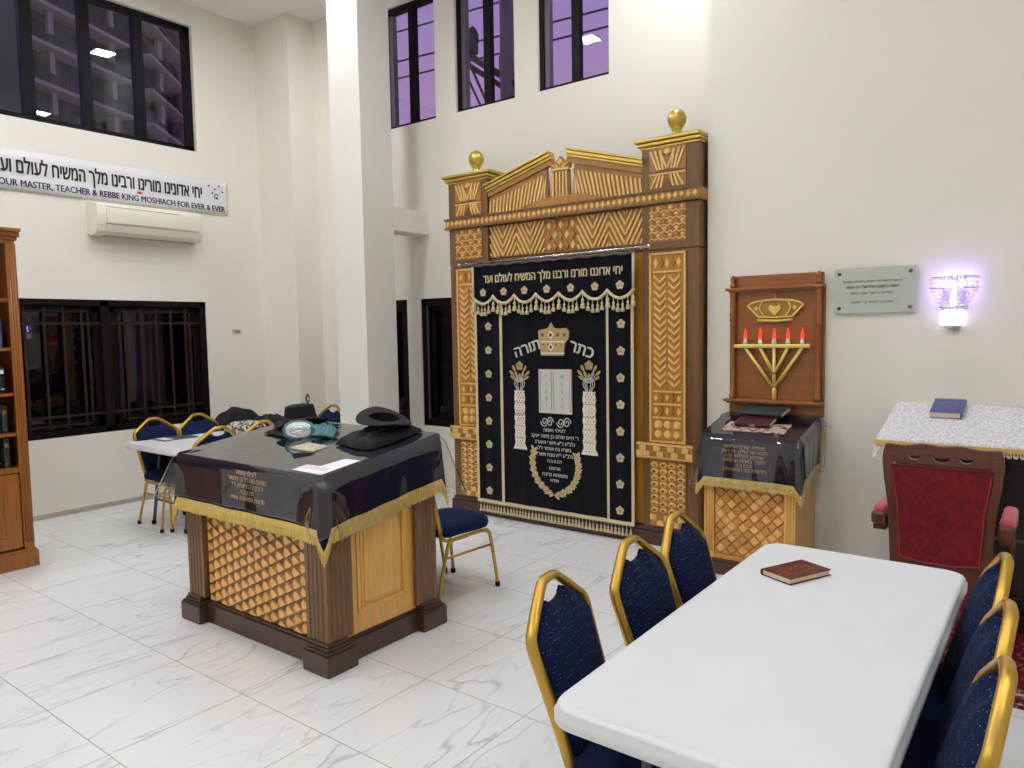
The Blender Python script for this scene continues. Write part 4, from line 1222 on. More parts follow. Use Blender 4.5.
# ------------------------------------------------------------------ banquet chairs (local: faces +Y, origin on the floor under the seat)
def make_chair():
    r = root('banquet_chair', (0, 0, 0))
    # seat: rounded at the front, domed
    out = []
    for (x, y) in [(-0.185, -0.20), (-0.205, -0.05), (-0.212, 0.08), (-0.195, 0.165), (-0.14, 0.215), (0, 0.228), (0.14, 0.215), (0.195, 0.165), (0.212, 0.08), (0.205, -0.05), (0.185, -0.20), (0.0, -0.215)]:
        out.append(Vector((x, y, 0)))
    ring = smooth_path(out + [out[0]], 4)[:-1]
    m = MB(); n = len(ring); V = []
    levels = [(0.90, 0.405), (1.0, 0.412), (1.03, 0.435), (1.0, 0.462), (0.90, 0.476), (0.6, 0.486), (0.25, 0.490)]
    for k, z in levels:
        for p in ring: V.append((p.x*k, p.y*k+0.0, z))
    V.append((0, 0, 0.405)); V.append((0, 0, 0.491))
    Fc = []
    for i in range(len(levels)-1):
        for j in range(n): Fc.append((i*n+j, i*n+(j+1) % n, (i+1)*n+(j+1) % n, (i+1)*n+j))
    for j in range(n):
        Fc.append((len(V)-2, (j+1) % n, j)); o = (len(levels)-1)*n; Fc.append((len(V)-1, o+j, o+(j+1) % n))
    m.add(V, Fc, 0, True)
    m.build('seat', M['seatfab'], r)
    # back plane leans
    def B(x, h, off=0.0):                       # h: height up the back (0 at z 0.44)
        lean = 0.30
        return (x, -0.215 - h*lean - off, 0.44 + h*0.975)
    half = [(0.172, -0.03), (0.180, 0.10), (0.190, 0.22), (0.200, 0.325), (0.2005, 0.345), (0.197, 0.362), (0.188, 0.377), (0.12, 0.430), (0.062, 0.472), (0.048, 0.481), (0.030, 0.486)]
    path = [Vector(B(x, h)) for x, h in half] + [Vector(B(-x, h)) for x, h in half[::-1]]
    m = MB(); m.tube(path, 0.0175, 12, up=(0, 1, 0.2), flat=0.80)
    m.build('back_frame', M['chairgold'], r)
    # upholstered pad with a dip at the top for the hand hold
    ph = [(0.150, 0.02), (0.164, 0.08), (0.173, 0.20), (0.183, 0.30), (0.184, 0.345), (0.172, 0.366), (0.118, 0.408), (0.078, 0.436), (0.066, 0.438), (0.052, 0.426), (0.025, 0.418), (0.0, 0.416)]
    outl = [(x, h) for x, h in ph] + [(-x, h) for x, h in ph[::-1][1:]]
    outl = [(p.x, p.y) for p in smooth_path([(x, h, 0) for x, h in outl], 3)]
    m = MB(); N = len(outl); V = []; cx_, ch = 0.0, 0.22
    for k, off in ((0.95, 0.016), (1.0, 0.010), (1.0, -0.012), (0.94, -0.026), (0.7, -0.036), (0.3, -0.040)):
        for x, h in outl: V.append(B(cx_+(x-cx_)*k, ch+(h-ch)*k, off))
    V.append(B(cx_, ch, 0.016)); V.append(B(cx_, ch, -0.041)); Fc = []
    for i in range(5):
        for j in range(N): Fc.append((i*N+j, i*N+(j+1) % N, (i+1)*N+(j+1) % N, (i+1)*N+j))
    for j in range(N): Fc.append((len(V)-2, (j+1) % N, j)); Fc.append((len(V)-1, 5*N+j, 5*N+(j+1) % N))
    m.add(V, Fc, 0, True)
    m.build('backrest', M['bluefab'], r)
    for s in (-1, 1):
        x = s*0.196
        m = MB(); m.tube(smooth_path([(x*0.9, -0.215, 0.425), (x*0.96, -0.185, 0.392), (x, -0.10, 0.388), (x, 0.0, 0.388)], 4), 0.0125, 8, flat=0.8); m.build('seat_rail', M['chairgold'], r)
        m = MB(); m.tube(smooth_path([(x, 0.0, 0.392), (x, 0.13, 0.390), (x, 0.180, 0.372), (x, 0.200, 0.32), (x*1.06, 0.232, 0.10), (x*1.08, 0.240, 0.012)], 5), 0.0125, 8, flat=0.85)
        lg = m.build('leg', M['chairgold'], r)
        m = MB(); m.lathe([(0.0165, 0), (0.0165, 0.03)], (x*1.08, 0.240, 0.0), 10); m.build('foot_cap', M['blackalu'], lg)
        m = MB(); m.tube(smooth_path([(x, 0.0, 0.392), (x, -0.12, 0.388), (x, -0.165, 0.372), (x, -0.188, 0.32), (x*1.06, -0.262, 0.10), (x*1.09, -0.286, 0.012)], 5), 0.0125, 8, flat=0.85)
        lg = m.build('leg', M['chairgold'], r)
        m = MB(); m.lathe([(0.0165, 0), (0.0165, 0.03)], (x*1.09, -0.286, 0.0), 10); m.build('foot_cap', M['blackalu'], lg)
        m = MB(); m.tube([(x*1.01, 0.206, 0.285), (x*1.01, -0.200, 0.285)], 0.0085, 8); m.build('stretcher', M['chairgold'], r)
    return r
CH = make_chair()
first = [True]
def chair(x, y, face, label, group):
    """face: compass of the sitter's gaze, degrees counter-clockwise from +X."""
    o = CH if first[0] else copy_tree(CH)
    first[0] = False
    o.location = (x, y, 0); o.rotation_euler = (0, 0, math.radians(face-90))
    return tag(o, label, 'chair', group)
gT = 'banquet chairs round the long white table'; gF = 'banquet chairs round the folding table by the barred window'; gB = 'banquet chairs behind the reading desk'
chair(-0.890, 1.868, 10, 'navy gold-framed banquet chair nearest the camera on the ark side of the long white table', gT)
chair(-0.862, 2.306, 3, 'navy gold-framed banquet chair, middle of three on the ark side of the long white table', gT)
chair(-0.879, 2.721, 3, 'navy gold-framed banquet chair nearest the lectern, ark side of the long white table', gT)
chair(-0.492, 2.722, 188, 'navy gold-framed banquet chair nearest the throne, along the far long side of the white table', gT)
chair(-0.458, 2.250, 187, 'navy gold-framed banquet chair between two others on the throne side of the white table', gT)
chair(-0.442, 1.846, 186, 'navy gold-framed banquet chair at the frame corner, nearest the camera on the throne side', gT)
chair(-3.158, 3.445, 85, 'empty banquet chair with navy seat beside the dark corner post of the reading desk', gB)
chair(-3.630, 3.455, 86, 'banquet chair mostly hidden behind the reading desk, only a seat corner showing', gB)
chair(-6.268, 3.330, 2, 'navy gold-framed banquet chair under the barred window nearest the bookcase', gF)
chair(-6.235, 3.725, 0, 'navy gold-framed banquet chair under the barred window, second from the bookcase', gF)
jc = chair(-6.230, 4.130, 0, 'banquet chair by the wall with a black jacket over its back', gF)
chair(-5.838, 3.280, 180, 'navy gold-framed banquet chair rising just behind the reading desk cloth, nearest the bookcase side', gF)
chair(-5.872, 3.710, 180, 'navy gold-framed banquet chair half hidden behind the black hat on the reading desk', gF)
chair(-6.060, 4.560, 270, 'navy banquet chair close to the white column, at the far end of the folding table', gF)

# ------------------------------------------------------------------ tables
def folding_table(x0, x1, y0, y1, label, group=None):
    r = root('folding_table', ((x0+x1)/2, (y0+y1)/2, 0), label, 'table', group)
    m = MB(); ring = rrect(x0, x1, y0, y1, 0.075, 7); n = len(ring)
    cx_, cy_ = (x0+x1)/2, (y0+y1)/2
    V = []
    lv = [(0.010, 0.690), (0.002, 0.690), (0.0, 0.694), (0.0, 0.716), (0.006, 0.720), (0.006, 0.731), (0.010, 0.737), (0.018, 0.740), (0.030, 0.740), (0.036, 0.7385), (0.06, 0.7385)]
    for ins, z in lv:
        kx = 1-2*ins/(x1-x0); ky = 1-2*ins/(y1-y0)
        for (x, y) in ring: V.append((cx_+(x-cx_)*kx, cy_+(y-cy_)*ky, z))
    Fc = []
    for i in range(len(lv)-1):
        for j in range(n): Fc.append((i*n+j, i*n+(j+1) % n, (i+1)*n+(j+1) % n, (i+1)*n+j))
    o = (len(lv)-1)*n
    Fc.append(tuple(range(o, o+n))); Fc.append(tuple(range(n-1, -1, -1)))
    m.add(V, Fc, 0, True)
    m.s[-1] = m.s[-2] = False
    m.build('tabletop', M['tablewhite'], r)
    for ye, s in ((y0+0.26, 1), (y1-0.26, -1)):
        m = MB()
        m.tube(smooth_path([(x0+0.17, ye-0.10*s, 0.015), (x0+0.17, ye-0.02*s, 0.60), (x0+0.17, ye, 0.685)], 4), 0.0145, 8)
        m.build('leg', M['greymetal'], r)
        m = MB()
        m.tube(smooth_path([(x1-0.17, ye-0.10*s, 0.015), (x1-0.17, ye-0.02*s, 0.60), (x1-0.17, ye, 0.685)], 4), 0.0145, 8)
        m.build('leg', M['greymetal'], r)
        m = MB(); m.tube([(x0+0.17, ye-0.07*s, 0.22), (x1-0.17, ye-0.07*s, 0.22)], 0.011, 8); m.build('cross_bar', M['greymetal'], r)
        for xx in (x0+0.17, x1-0.17):
            m = MB(); m.lathe([(0.019, 0), (0.019, 0.035)], (xx, ye-0.101*s, 0), 10); m.build('foot_cap', M['blackalu'], r)
    m = MB(); m.box(x0+0.06, x0+0.09, y0+0.1, y1-0.1, 0.66, 0.69); m.box(x1-0.09, x1-0.06, y0+0.1, y1-0.1, 0.66, 0.69); m.build('frame_rail', M['greymetal'], r)
    return r
folding_table(-1.015, -0.265, 1.440, 3.155, 'long scuffed white plastic folding table in the foreground with a red book on it')
folding_table(-6.60, -5.72, 3.02, 4.72, 'white plastic folding table standing under the barred window behind the reading desk')

# ------------------------------------------------------------------ books
def book(x, y, z, rz, w, l, t, cover, label, group=None, tilt=0.0, stamp=None, spine_text=None, tiltdir='x', name='book'):
    """lies flat; spine on local -X; l along local Y."""
    r = root(name, (x, y, z), label, 'book', group)
    r.rotation_euler = (tilt, 0, math.radians(rz)) if tiltdir == 'x' else (0, tilt, math.radians(rz))
    if tiltdir == 'x' and tilt: r.rotation_mode = 'ZXY'; r.rotation_euler = (0, 0, 0); r.rotation_euler = Matrix.Rotation(tilt, 3, 'X').to_euler('ZXY') if not rz else (Matrix.Rotation(tilt, 3, 'X') @ Matrix.Rotation(math.radians(rz), 3, 'Z')).to_euler('ZXY')
    c = 0.0035
    m = MB(); m.rbox(-w/2, w/2, -l/2, l/2, 0, c, 0.0012, 2); m.rbox(-w/2, w/2, -l/2, l/2, t-c, t, 0.0012, 2)
    m.build('cover', cover, r, world=False)
    m = MB(); m.prism([(-w/2+0.004, 0.0)] + [(-w/2-0.006*math.sin(PI*k/6), t*k/6) for k in range(7)] + [(-w/2+0.004, t)], ((0, -l/2, 0), (1, 0, 0), (0, 0, 1), (0, 1, 0)), 0, l, smooth=False)
    m.build('spine', cover, r, world=False)
    m = MB(); m.box(-w/2+0.004, w/2-0.005, -l/2+0.004, l/2-0.004, c, t-c); m.build('pages', M['pages'], r, world=False)
    if stamp: stamp(r, w, l, t)
    return r
def frame_stamp(r, w, l, t):
    m = MB()
    for (a, b, c, d) in ((-0.30, 0.30, -0.24, -0.225), (-0.30, 0.30, 0.225, 0.24), (-0.30, -0.285, -0.24, 0.24), (0.285, 0.30, -0.24, 0.24)):
        m.box(b*w if False else c*w*0.9, d*w*0.9, a*l, b*l, t, t+0.0006)
    m.text('סידור', ((0, 0, t+0.0001), (0, 1, 0), (-1, 0, 0), (0, 0, 1)), 0.035, None, None, 0.0006, 0, 0.0, 0, True, 'C', l*0.5)
    m.build('gilt_title', M['goldfoil'], r, world=False)
bk = book(-0.782, 2.765, 0.7387, -25, 0.135, 0.215, 0.024, M['bookred'], 'dark red leather book with gilt title frame lying on the long white table', stamp=frame_stamp)

# ------------------------------------------------------------------ reading desk (bimah)
BX0, BX1, BY0, BY1 = -4.120, -2.800, 2.190, 3.010
def BZ(y): return 0.980 + 0.1358*(y-2.190)
bim = root('reading_desk', ((BX0+BX1)/2, 2.6, 0), 'carved wooden reading desk with lozenge front standing in the middle of the floor', 'reading desk')
m = MB(); m.box(-4.085, -2.842, 2.232, 2.975, 0, 0.112); m.box(-4.075, -2.852, 2.242, 2.965, 0.112, 0.128); m.build('plinth', M['darkbrown'], bim, bevel=0.006)
for sx in (0, 1):
    for sy in (0, 1):
        fx0 = -4.138 if sx == 0 else -2.990; fx1 = fx0+0.200
        fy0 = 2.177 if sy == 0 else 2.840; fy1 = fy0+0.190
        # fluted post
        px0 = -4.098 if sx == 0 else -2.995; px1 = px0+0.165
        py0 = 2.216 if sy == 0 else 2.830; py1 = py0+0.160
        zt = BZ(py0)-0.028
        m = MB()
        def edge(a, b, k, inv):
            pts = []
            L = b-a; nf = 4
            pts.append((a, 0))
            for i in range(nf):
                u0 = a+0.018+(L-0.036)*i/nf; u1 = a+0.018+(L-0.036)*(i+1)/nf; w = (u1-u0)
                pts += [(u0+w*0.14, 0), (u0+w*0.28, -0.006), (u0+w*0.5, -0.009), (u0+w*0.72, -0.006), (u0+w*0.86, 0)]
            return pts
        sec = [(x, py0-d) for x, d in edge(px0, px1, 1, 0)] + [(px1+d, y) for y, d in edge(py0, py1, 1, 0)] + \
              [(x, py1+d) for x, d in [(px1+px0-a, b) for a, b in edge(px0, px1, 1, 0)]] + [(px0-d, y) for y, d in [(py1+py0-a, b) for a, b in edge(py0, py1, 1, 0)]]
        m.prism(sec, ((0, 0, 0), (1, 0, 0), (0, 1, 0), (0, 0, 1)), 0.15, zt)
        p = m.build('post', M['brown'], bim)
        m = MB(); m.box(fx0, fx1, fy0, fy1, 0, 0.105)
        m.box(fx0+0.008, fx1-0.008, fy0+0.008, fy1-0.008, 0.105, 0.118); m.box(fx0+0.020, fx1-0.020, fy0+0.020, fy1-0.020, 0.118, 0.134); m.box(fx0+0.028, fx1-0.028, fy0+0.028, fy1-0.028, 0.134, 0.152)
        m.build('foot', M['darkbrown'], p, bevel=0.007)
def lozenges(m, u0, u1, z0, z1, nu, nz, frame, d=0.016, tumbling=True):
    """rows of light diamonds with a split darker diamond between them, like tumbling blocks"""
    du = (u1-u0)/nu; dz = (z1-z0)/nz
    rng = random.Random(5)
    def clip(pts):
        pts = [(min(u1, max(u0, a)), min(z1, max(z0, b))) for a, b in pts]
        q = []
        for p in pts:
            if not q or abs(p[0]-q[-1][0])+abs(p[1]-q[-1][1]) > 1e-5: q.append(p)
        if len(q) > 1 and abs(q[0][0]-q[-1][0])+abs(q[0][1]-q[-1][1]) < 1e-5: q.pop()
        if len(q) < 3: return None
        xs = [p[0] for p in q]; zs = [p[1] for p in q]
        return q if max(xs)-min(xs) > du*0.12 and max(zs)-min(zs) > dz*0.12 else None
    for r in range(nz*2+1):
        for i in range(nu+1):
            cu = u0+du*(i+(0.5 if r % 2 else 0.0)); cz = z0+dz*r/2
            L, B, R, T = (cu-du*0.485, cz), (cu, cz-dz*0.485), (cu+du*0.485, cz), (cu, cz+dz*0.485)
            if not tumbling:
                q = clip([L, B, R, T])
                if q: m.prism(q, frame, 0, d if r % 2 else d*0.6, (1 if rng.random() < 0.75 else 2) if r % 2 else (2 if rng.random() < 0.8 else 1), bevel=0.008 if len(q) == 4 else 0)
            else:
                q = clip([(cu-du*0.46, cz), (cu+du*0.02, B[1]), (cu-du*0.13, cz), (cu+du*0.02, T[1])])
                if q: m.prism(q, frame, 0, d*0.45, 0 if rng.random() < 0.3 else 3)
                q = clip([(cu-du*0.12, cz), (cu+du*0.02, B[1]), (cu+du*0.44, cz), (cu+du*0.02, T[1])])
                if q: m.prism(q, frame, 0, d, 1, bevel=0.005 if len(q) == 4 else 0)
m = MB(); m.box(-3.935, -2.990, 2.262, 2.285, 0.120, 0.950, 0)
lozenges(m, -3.930, -2.998, 0.135, 0.945, 7, 13, FY(2.262), 0.016)
lp = m.build('lozenge_panel', [M['loz_c'], M['loz_a'], M['loz_b'], M['loz_d']], bim)
m = MB(); m.prism(arc(-3.395, 0.632, 0.024, 0, 360, 14, 1.7, 0.8)[:-1], FY(2.244), -0.002, 0.006); m.ball((-3.43, 2.232, 0.632), 0.011, 10); m.ball((-3.365, 2.232, 0.632), 0.011, 10)
m.build('lock', M['greyplate'], lp)
m = MB(); m.box(-2.885, -2.862, 2.360, 2.850, 0.120, 0.990)
sp_ = m.build('side_panel', M['honey'], bim)
def panel_frame(m, a0, a1, b0, b1, w, X0, X1, axis):
    for (p, q, r_, s) in ((a0, a1, b0, b0+w), (a0, a1, b1-w, b1), (a0, a0+w, b0+w, b1-w), (a1-w, a1, b0+w, b1-w)):
        if axis == 'x': m.box(X0, X1, p, q, r_, s)
        else: m.box(p, q, X0, X1, r_, s)
m = MB(); panel_frame(m, 2.430, 2.780, 0.230, 0.900, 0.020, -2.862, -2.852, 'x'); panel_frame(m, 2.450, 2.760, 0.250, 0.880, 0.012, -2.862, -2.846, 'x')
m.box(-2.862, -2.856, 2.480, 2.730, 0.280, 0.850); m.build('panel_moulding', M['honey'], sp_, bevel=0.003)
m = MB(); m.box(-4.08, -4.06, 2.370, 2.850, 0.120, 0.990); m.build('side_panel', M['honey'], bim)
m = MB(); m.box(-3.935, -2.990, 2.960, 2.975, 0.120, 1.045); m.build('back_panel', M['honey'], bim)
m = MB()
V = [(BX0, BY0, BZ(BY0)-0.03), (BX1, BY0, BZ(BY0)-0.03), (BX1, BY1, BZ(BY1)-0.03), (BX0, BY1, BZ(BY1)-0.03)] + [(BX0, BY0, BZ(BY0)), (BX1, BY0, BZ(BY0)), (BX1, BY1, BZ(BY1)), (BX0, BY1, BZ(BY1))]
m.add(V, [(0,3,2,1),(4,5,6,7),(0,1,5,4),(1,2,6,5),(2,3,7,6),(3,0,4,7)]); m.build('sloping_top', M['brown'], bim)

# ---- draped cloths: a top sheet and a skirt whose corners flare and hang lower
def drape(x0, x1, y0, y1, zf, lift, out, drop, flare, dip, ripple, nseg=26, nrow=9, seed=1, close_back=True, phase=0.0):
    """returns (mesh builder, list of hem points). drop/ripple may be functions of (x, y)."""
    rng = random.Random(seed)
    r = 0.022
    per = []                                   # x, y, nx, ny, corner weight
    cs = [(x1-r, y0+r, -90), (x1-r, y1-r, 0), (x0+r, y1-r, 90), (x0+r, y0+r, 180)]
    nc = 8
    for ci, (cx_, cy_, a0) in enumerate(cs):
        for k in range(nc+1):
            a = math.radians(a0+90*k/nc); w = 1-abs(2*k/nc-1)
            per.append((cx_+r*math.cos(a), cy_+r*math.sin(a), math.cos(a), math.sin(a), 0.35+0.65*w))
        nx_, ny_, na = cs[(ci+1) % 4]
        a = math.radians(a0+90)
        sx, sy = cx_+r*math.cos(a), cy_+r*math.sin(a); ex, ey = nx_+r*math.cos(a), ny_+r*math.sin(a)
        L = math.hypot(ex-sx, ey-sy)
        for k in range(1, nseg):
            t = k/nseg; d = min(t, 1-t)*L
            per.append((sx+(ex-sx)*t, sy+(ey-sy)*t, math.cos(a), math.sin(a), 0.35*max(0, 1-d/0.10)))
    n = len(per)
    V = []; F = []
    for j in range(nrow):
        v = j/(nrow-1)
        for i, (x, y, nx, ny, w) in enumerate(per):
            dr = (drop(x, y) if callable(drop) else drop) + dip*max(0, (w-0.35)/0.65)
            fl = out + flare*w*v**1.1 + (ripple*math.sin(i*0.9+phase)*v + ripple*0.6*math.sin(i*0.37+1.3+phase)*v)*(1-w)
            zz = zf(y)+lift
            if j == 0: V.append((x, y, zz))
            else: V.append((x+nx*fl, min(y+ny*fl, YR-0.006), zz - 0.006 - (dr-0.006)*v))
    for j in range(nrow-1):
        for i in range(n): F.append((j*n+i, (j+1)*n+i, (j+1)*n+(i+1) % n, j*n+(i+1) % n))
    m = MB(); m.add(V, F, 0, True)
    m.add(V[:n], [tuple(range(n))], 0, False)
    hem = V[(nrow-1)*n:]
    nor = [(p[2], p[3]) for p in per]
    return m, hem, nor
def fringe_on(hem, nor, h, name, parent, keep=None):
    m = MB(); n = len(hem)
    V = []; F = []
    dense = []
    for i in range(n):
        a = Vector(hem[i]); b = Vector(hem[(i+1) % n]); L = (b-a).length
        k = max(1, int(L/0.006))
        for q in range(k): dense.append((a.lerp(b, q/k), Vector((nor[i][0], nor[i][1], 0)).lerp(Vector((nor[(i+1) % n][0], nor[(i+1) % n][1], 0)), q/k)))
    N = len(dense)
    for i, (p, q) in enumerate(dense):
        w = 0.004*(1 if i % 2 else -0.3)
        V += [tuple(p+q*0.004+Vector((0, 0, 0.012))), tuple(p+q*0.007), tuple(p+q*(0.006+w)+Vector((0, 0, -h*0.5))), tuple(p+q*(0.004+w)+Vector((0, 0, -h*(0.92+0.08*math.sin(i*1.7)))))]
    for i in range(N):
        j = (i+1) % N
        for k in range(3): F.append((i*4+k, i*4+k+1, j*4+k+1, j*4+k))
    m.add(V, F, 0, False)
    return m.build(name, M['fringe'], parent, solidify=0.003)
def cloth_set(name, x0, x1, y0, y1, zf, drop, label, cat, fr_h, texts, tx_frame, film_drop, film_flare, film_label, dip=0.07, flare=0.035, seed=1):
    c = root(name, ((x0+x1)/2, (y0+y1)/2, zf((y0+y1)/2)), label, cat)
    m, hem, nor = drape(x0, x1, y0, y1, zf, 0.004, 0.012, drop, flare, dip, 0.004, seed=seed)
    m.build('cloth', M['velvet_in'], c, solidify=0.003)
    fringe_on(hem, nor, fr_h, 'fringe', c)
    for body, org, h, mw in texts:
        m = MB(); m.text(body, (org, *tx_frame), h, None, None, 0.0025, 0, 0.0, 0.0, True, 'C', mw); m.build('lettering', M['gold_thread'], c)
    p = root('plastic_cover', ((x0+x1)/2, (y0+y1)/2, zf((y0+y1)/2)), film_label, 'plastic cover')
    m, h2, n2 = drape(x0, x1, y0, y1, zf, 0.0085, 0.030, film_drop, film_flare, 0.03, 0.0045, seed=seed+7, phase=0.35)
    sh_ = m.build('sheet', M['film'], p)
    m = MB(); m.tube(h2, 0.0022, 5, closed=True); m.build('bright_rim', M['filmedge'], p)  # added rim with raised reflectance, standing in for light along the edges
    return c
sl = math.atan(0.1358)
cloth_set('desk_cloth', BX0, BX1, BY0, BY1, BZ, 0.262, 'navy velvet cloth with gold fringe draped over the reading desk in the middle', 'cloth', 0.066,
          [('לעילוי נשמת', (-3.390, BY0-0.0225, 0.935), 0.036, 0.20), ('מנחם מענדל בן שמואל', (-3.390, BY0-0.0225, 0.900), 0.036, 0.36), ('ורבקה בת יצחק ז"ל', (-3.390, BY0-0.0225, 0.866), 0.036, 0.30),
           ('ת.נ.צ.ב.ה', (-3.390, BY0-0.0225, 0.833), 0.034, 0.16), ('תרומת המשפחה שיחיו', (-3.390, BY0-0.0225, 0.798), 0.036, 0.30)],
          ((1, 0, 0), (0, 0, 1), (0, -1, 0)),
          lambda x, y: 0.235 if y < BY0+0.03 else 0.325, 0.13, 'clear plastic sheet over the fringed navy cloth of the middle reading desk', dip=0.10, flare=0.03)

def on_b(x, y): return BZ(y) + 0.010
# ------------------------------------------------------------------ hats and cloths on the reading desk
def hat(name, x, y, z, rz, label, flip=False, tilt=(0, 0)):
    r = root(name, (x, y, z), label, 'hat', None)
    Rm = Matrix.Rotation(math.radians(rz), 3, 'Z') @ Matrix.Rotation(math.radians(tilt[0]), 3, 'X') @ Matrix.Rotation(math.radians(tilt[1] + (180 if flip else 0)), 3, 'Y')
    r.rotation_euler = Rm.to_euler()
    # brim, dipping at the ends
    m = MB()
    def br(u, v, s):
        a = 2*PI*u; rr = 0.082+(0.152-0.082)*v
        x_, y_ = rr*math.cos(a)*0.90, rr*math.sin(a)*1.08
        return (x_, y_, 0.006 + 0.030*(v**1.6)*(abs(math.cos(a))**1.4) - 0.012*v*abs(math.sin(a)) + s*0.004)
    m.grid(lambda u, v: br(u, v, 1), 40, 7, closed_u=True); m.grid(lambda u, v: br(u, 1-v, 0), 40, 7, closed_u=True)
    m.build('brim', M['blackfelt'], r, world=False)
    m = MB()
    def cr(u, v):
        a = 2*PI*u
        if v < 0.72:
            k = v/0.72; rr = 0.092*(1-0.14*k**2); z_ = 0.006+0.105*k
        else:
            k = (v-0.72)/0.28; rr = 0.079*math.cos(k*PI/2); z_ = 0.111+0.010*math.sin(k*PI/2)
        x_, y_ = rr*math.cos(a)*0.88, rr*math.sin(a)*1.08
        if v > 0.72: z_ -= 0.022*min(1, (v-0.72)/0.1)*math.exp(-(x_/0.030)**2)
        return (x_, y_, z_)
    m.grid(cr, 40, 16, closed_u=True)
    m.build('crown', M['blackfelt'], r, world=False)
    m = MB(); m.grid(lambda u, v: (0.0935*math.cos(2*PI*u)*0.88, 0.0935*math.sin(2*PI*u)*1.08, 0.010+0.030*v), 40, 3, closed_u=True)
    m.build('ribbon', M['ribbon'], r, world=False, solidify=0.002)
    return r
def lump(m, x0, x1, y0, y1, h, seed, zf, wrinkle=0.012, power=0.4, nu=40, nv=40):
    rng = random.Random(seed); ph = [rng.uniform(0, 6.28) for _ in range(8)]
    def fn(u, v):
        a = 2*u-1; b = 2*v-1
        e = max(0, (1-abs(a)**3.2))*max(0, (1-abs(b)**3.2))
        x = x0+(x1-x0)*u + 0.02*math.sin(b*4+ph[0])*(x1-x0); y = y0+(y1-y0)*v + 0.03*math.sin(a*3+ph[1])*(y1-y0)
        w = math.sin(a*9+b*4+ph[2])*0.5+math.sin(b*13-a*5+ph[3])*0.35+math.sin(a*21+b*17+ph[4])*0.2
        return (x, y, zf(y) + h*e**power + wrinkle*w*e**0.6)
    m.grid(fn, nu, nv)
    m.add([fn(i/11, 0) for i in range(12)] + [fn(1, i/11) for i in range(12)] + [fn(1-i/11, 1) for i in range(12)] + [fn(0, 1-i/11) for i in range(12)], [tuple(range(47, -1, -1))], 0, False)
    return m
m = MB(); lump(m, -3.930, -3.560, 2.640, 2.950, 0.032, 3, lambda y: BZ(y)+0.014, 0.012)
tag(m.build('folded_garment', M['blackcloth']), 'folded black garment lying under the upright black hat on the reading desk', 'garment')
hat('fedora', -3.765, 2.800, BZ(2.80)+0.052, -20, 'upright black felt hat on a folded garment, near the teal cloth', tilt=(4, 0))
m = MB(); lump(m, -3.205, -2.905, 2.600, 2.985, 0.062, 11, lambda y: BZ(y)+0.014, 0.013, 0.32)
tag(m.build('folded_coat', M['blackcloth']), 'folded black coat at the ark end of the reading desk with a hat on top', 'coat')
h2 = hat('fedora', -3.035, 2.815, BZ(2.8)+0.138, 62, 'black felt hat with upturned brim resting on the folded coat', flip=True, tilt=(10, 3)); h2.scale = (1.12, 1.12, 0.9)
# white knitted cloth standing as an oval, folds facing the room
kn = Vector((0.72, -0.58, 0.38)).normalized(); ku = Vector((0.63, 0.78, 0)).normalized(); kv = kn.cross(ku)
if kv.z < 0: kv = -kv
kc = Vector((-3.600, 2.660, BZ(2.66)+0.054))
def oval(rx, ry, d, n=28): return [tuple(kc + ku*(rx*math.cos(2*PI*i/n)) + kv*(ry*math.sin(2*PI*i/n)) + kn*(d+0.004*math.sin(6*PI*i/n))) for i in range(n)]
m = MB()
for rx, ry, d, t in ((0.066, 0.040, 0.004, 0.011), (0.046, 0.027, 0.010, 0.011), (0.024, 0.013, 0.013, 0.011)):
    m.tube(oval(rx, ry, d), t, 8, closed=True)
m.add([tuple(kc-kn*0.012)] + oval(0.070, 0.043, -0.004), [(0, 1+(i+1) % 28, 1+i) for i in range(28)] + [tuple(range(1, 29))], 0, True)
tag(m.build('white_cloth', M['whitecloth']), 'crumpled white cloth in a teal fold in front of the upright black hat', 'cloth')
m = MB(); m.tube(oval(0.083, 0.053, -0.006), 0.013, 8, closed=True)
lump(m, -3.610, -3.440, 2.700, 2.830, 0.048, 8, lambda y: BZ(y)+0.012, 0.018)
rng = random.Random(4)
for k in range(7):
    q0 = Vector((-3.555+0.018*k, 2.715+0.010*k, BZ(2.7)+0.062-0.004*k))
    m.tube(smooth_path([q0, q0+Vector((0.045, -0.01, 0.008)), q0+Vector((0.078, -0.028-0.005*k, -0.015)), q0+Vector((0.085, -0.055, -0.038+0.003*k))], 5), 0.012, 7)
tag(m.build('teal_scarf', M['teal']), 'crumpled teal green cloth beside the upright black hat', 'scarf')
m = MB(); lump(m, -3.440, -3.235, 2.475, 2.585, 0.014, 21, lambda y: BZ(y)+0.011, 0.004, 0.6)
tag(m.build('beige_pouch', M['beigecloth']), 'flat beige cloth pouch lying before the white cloth on the reading desk', 'pouch')
m = MB(); fr_ = ((0, 0, BZ(0)+0.0115), (1, 0, 0), (0, 1, 0.1358), (0, 0, 1)); m.prism([(-3.055, 2.206), (-2.822, 2.200), (-2.815, 2.440), (-2.925, 2.436), (-2.950, 2.300), (-3.050, 2.295)], fr_, 0, 0.0012)
pp = m.build('paper_sheet', M['paper']); tag(pp, 'white paper sheet lying at the near corner of the reading desk top', 'paper')
m = MB()
for k in range(4): m.prism([(-3.04+0.0*k, 2.288-k*0.012), (-2.86, 2.288-k*0.012), (-2.86, 2.285-k*0.012), (-3.04, 2.285-k*0.012)], fr_, 0.0012, 0.0016)
m.build('print_lines', mat('pink_print', (206, 150, 178), 0.6), pp)

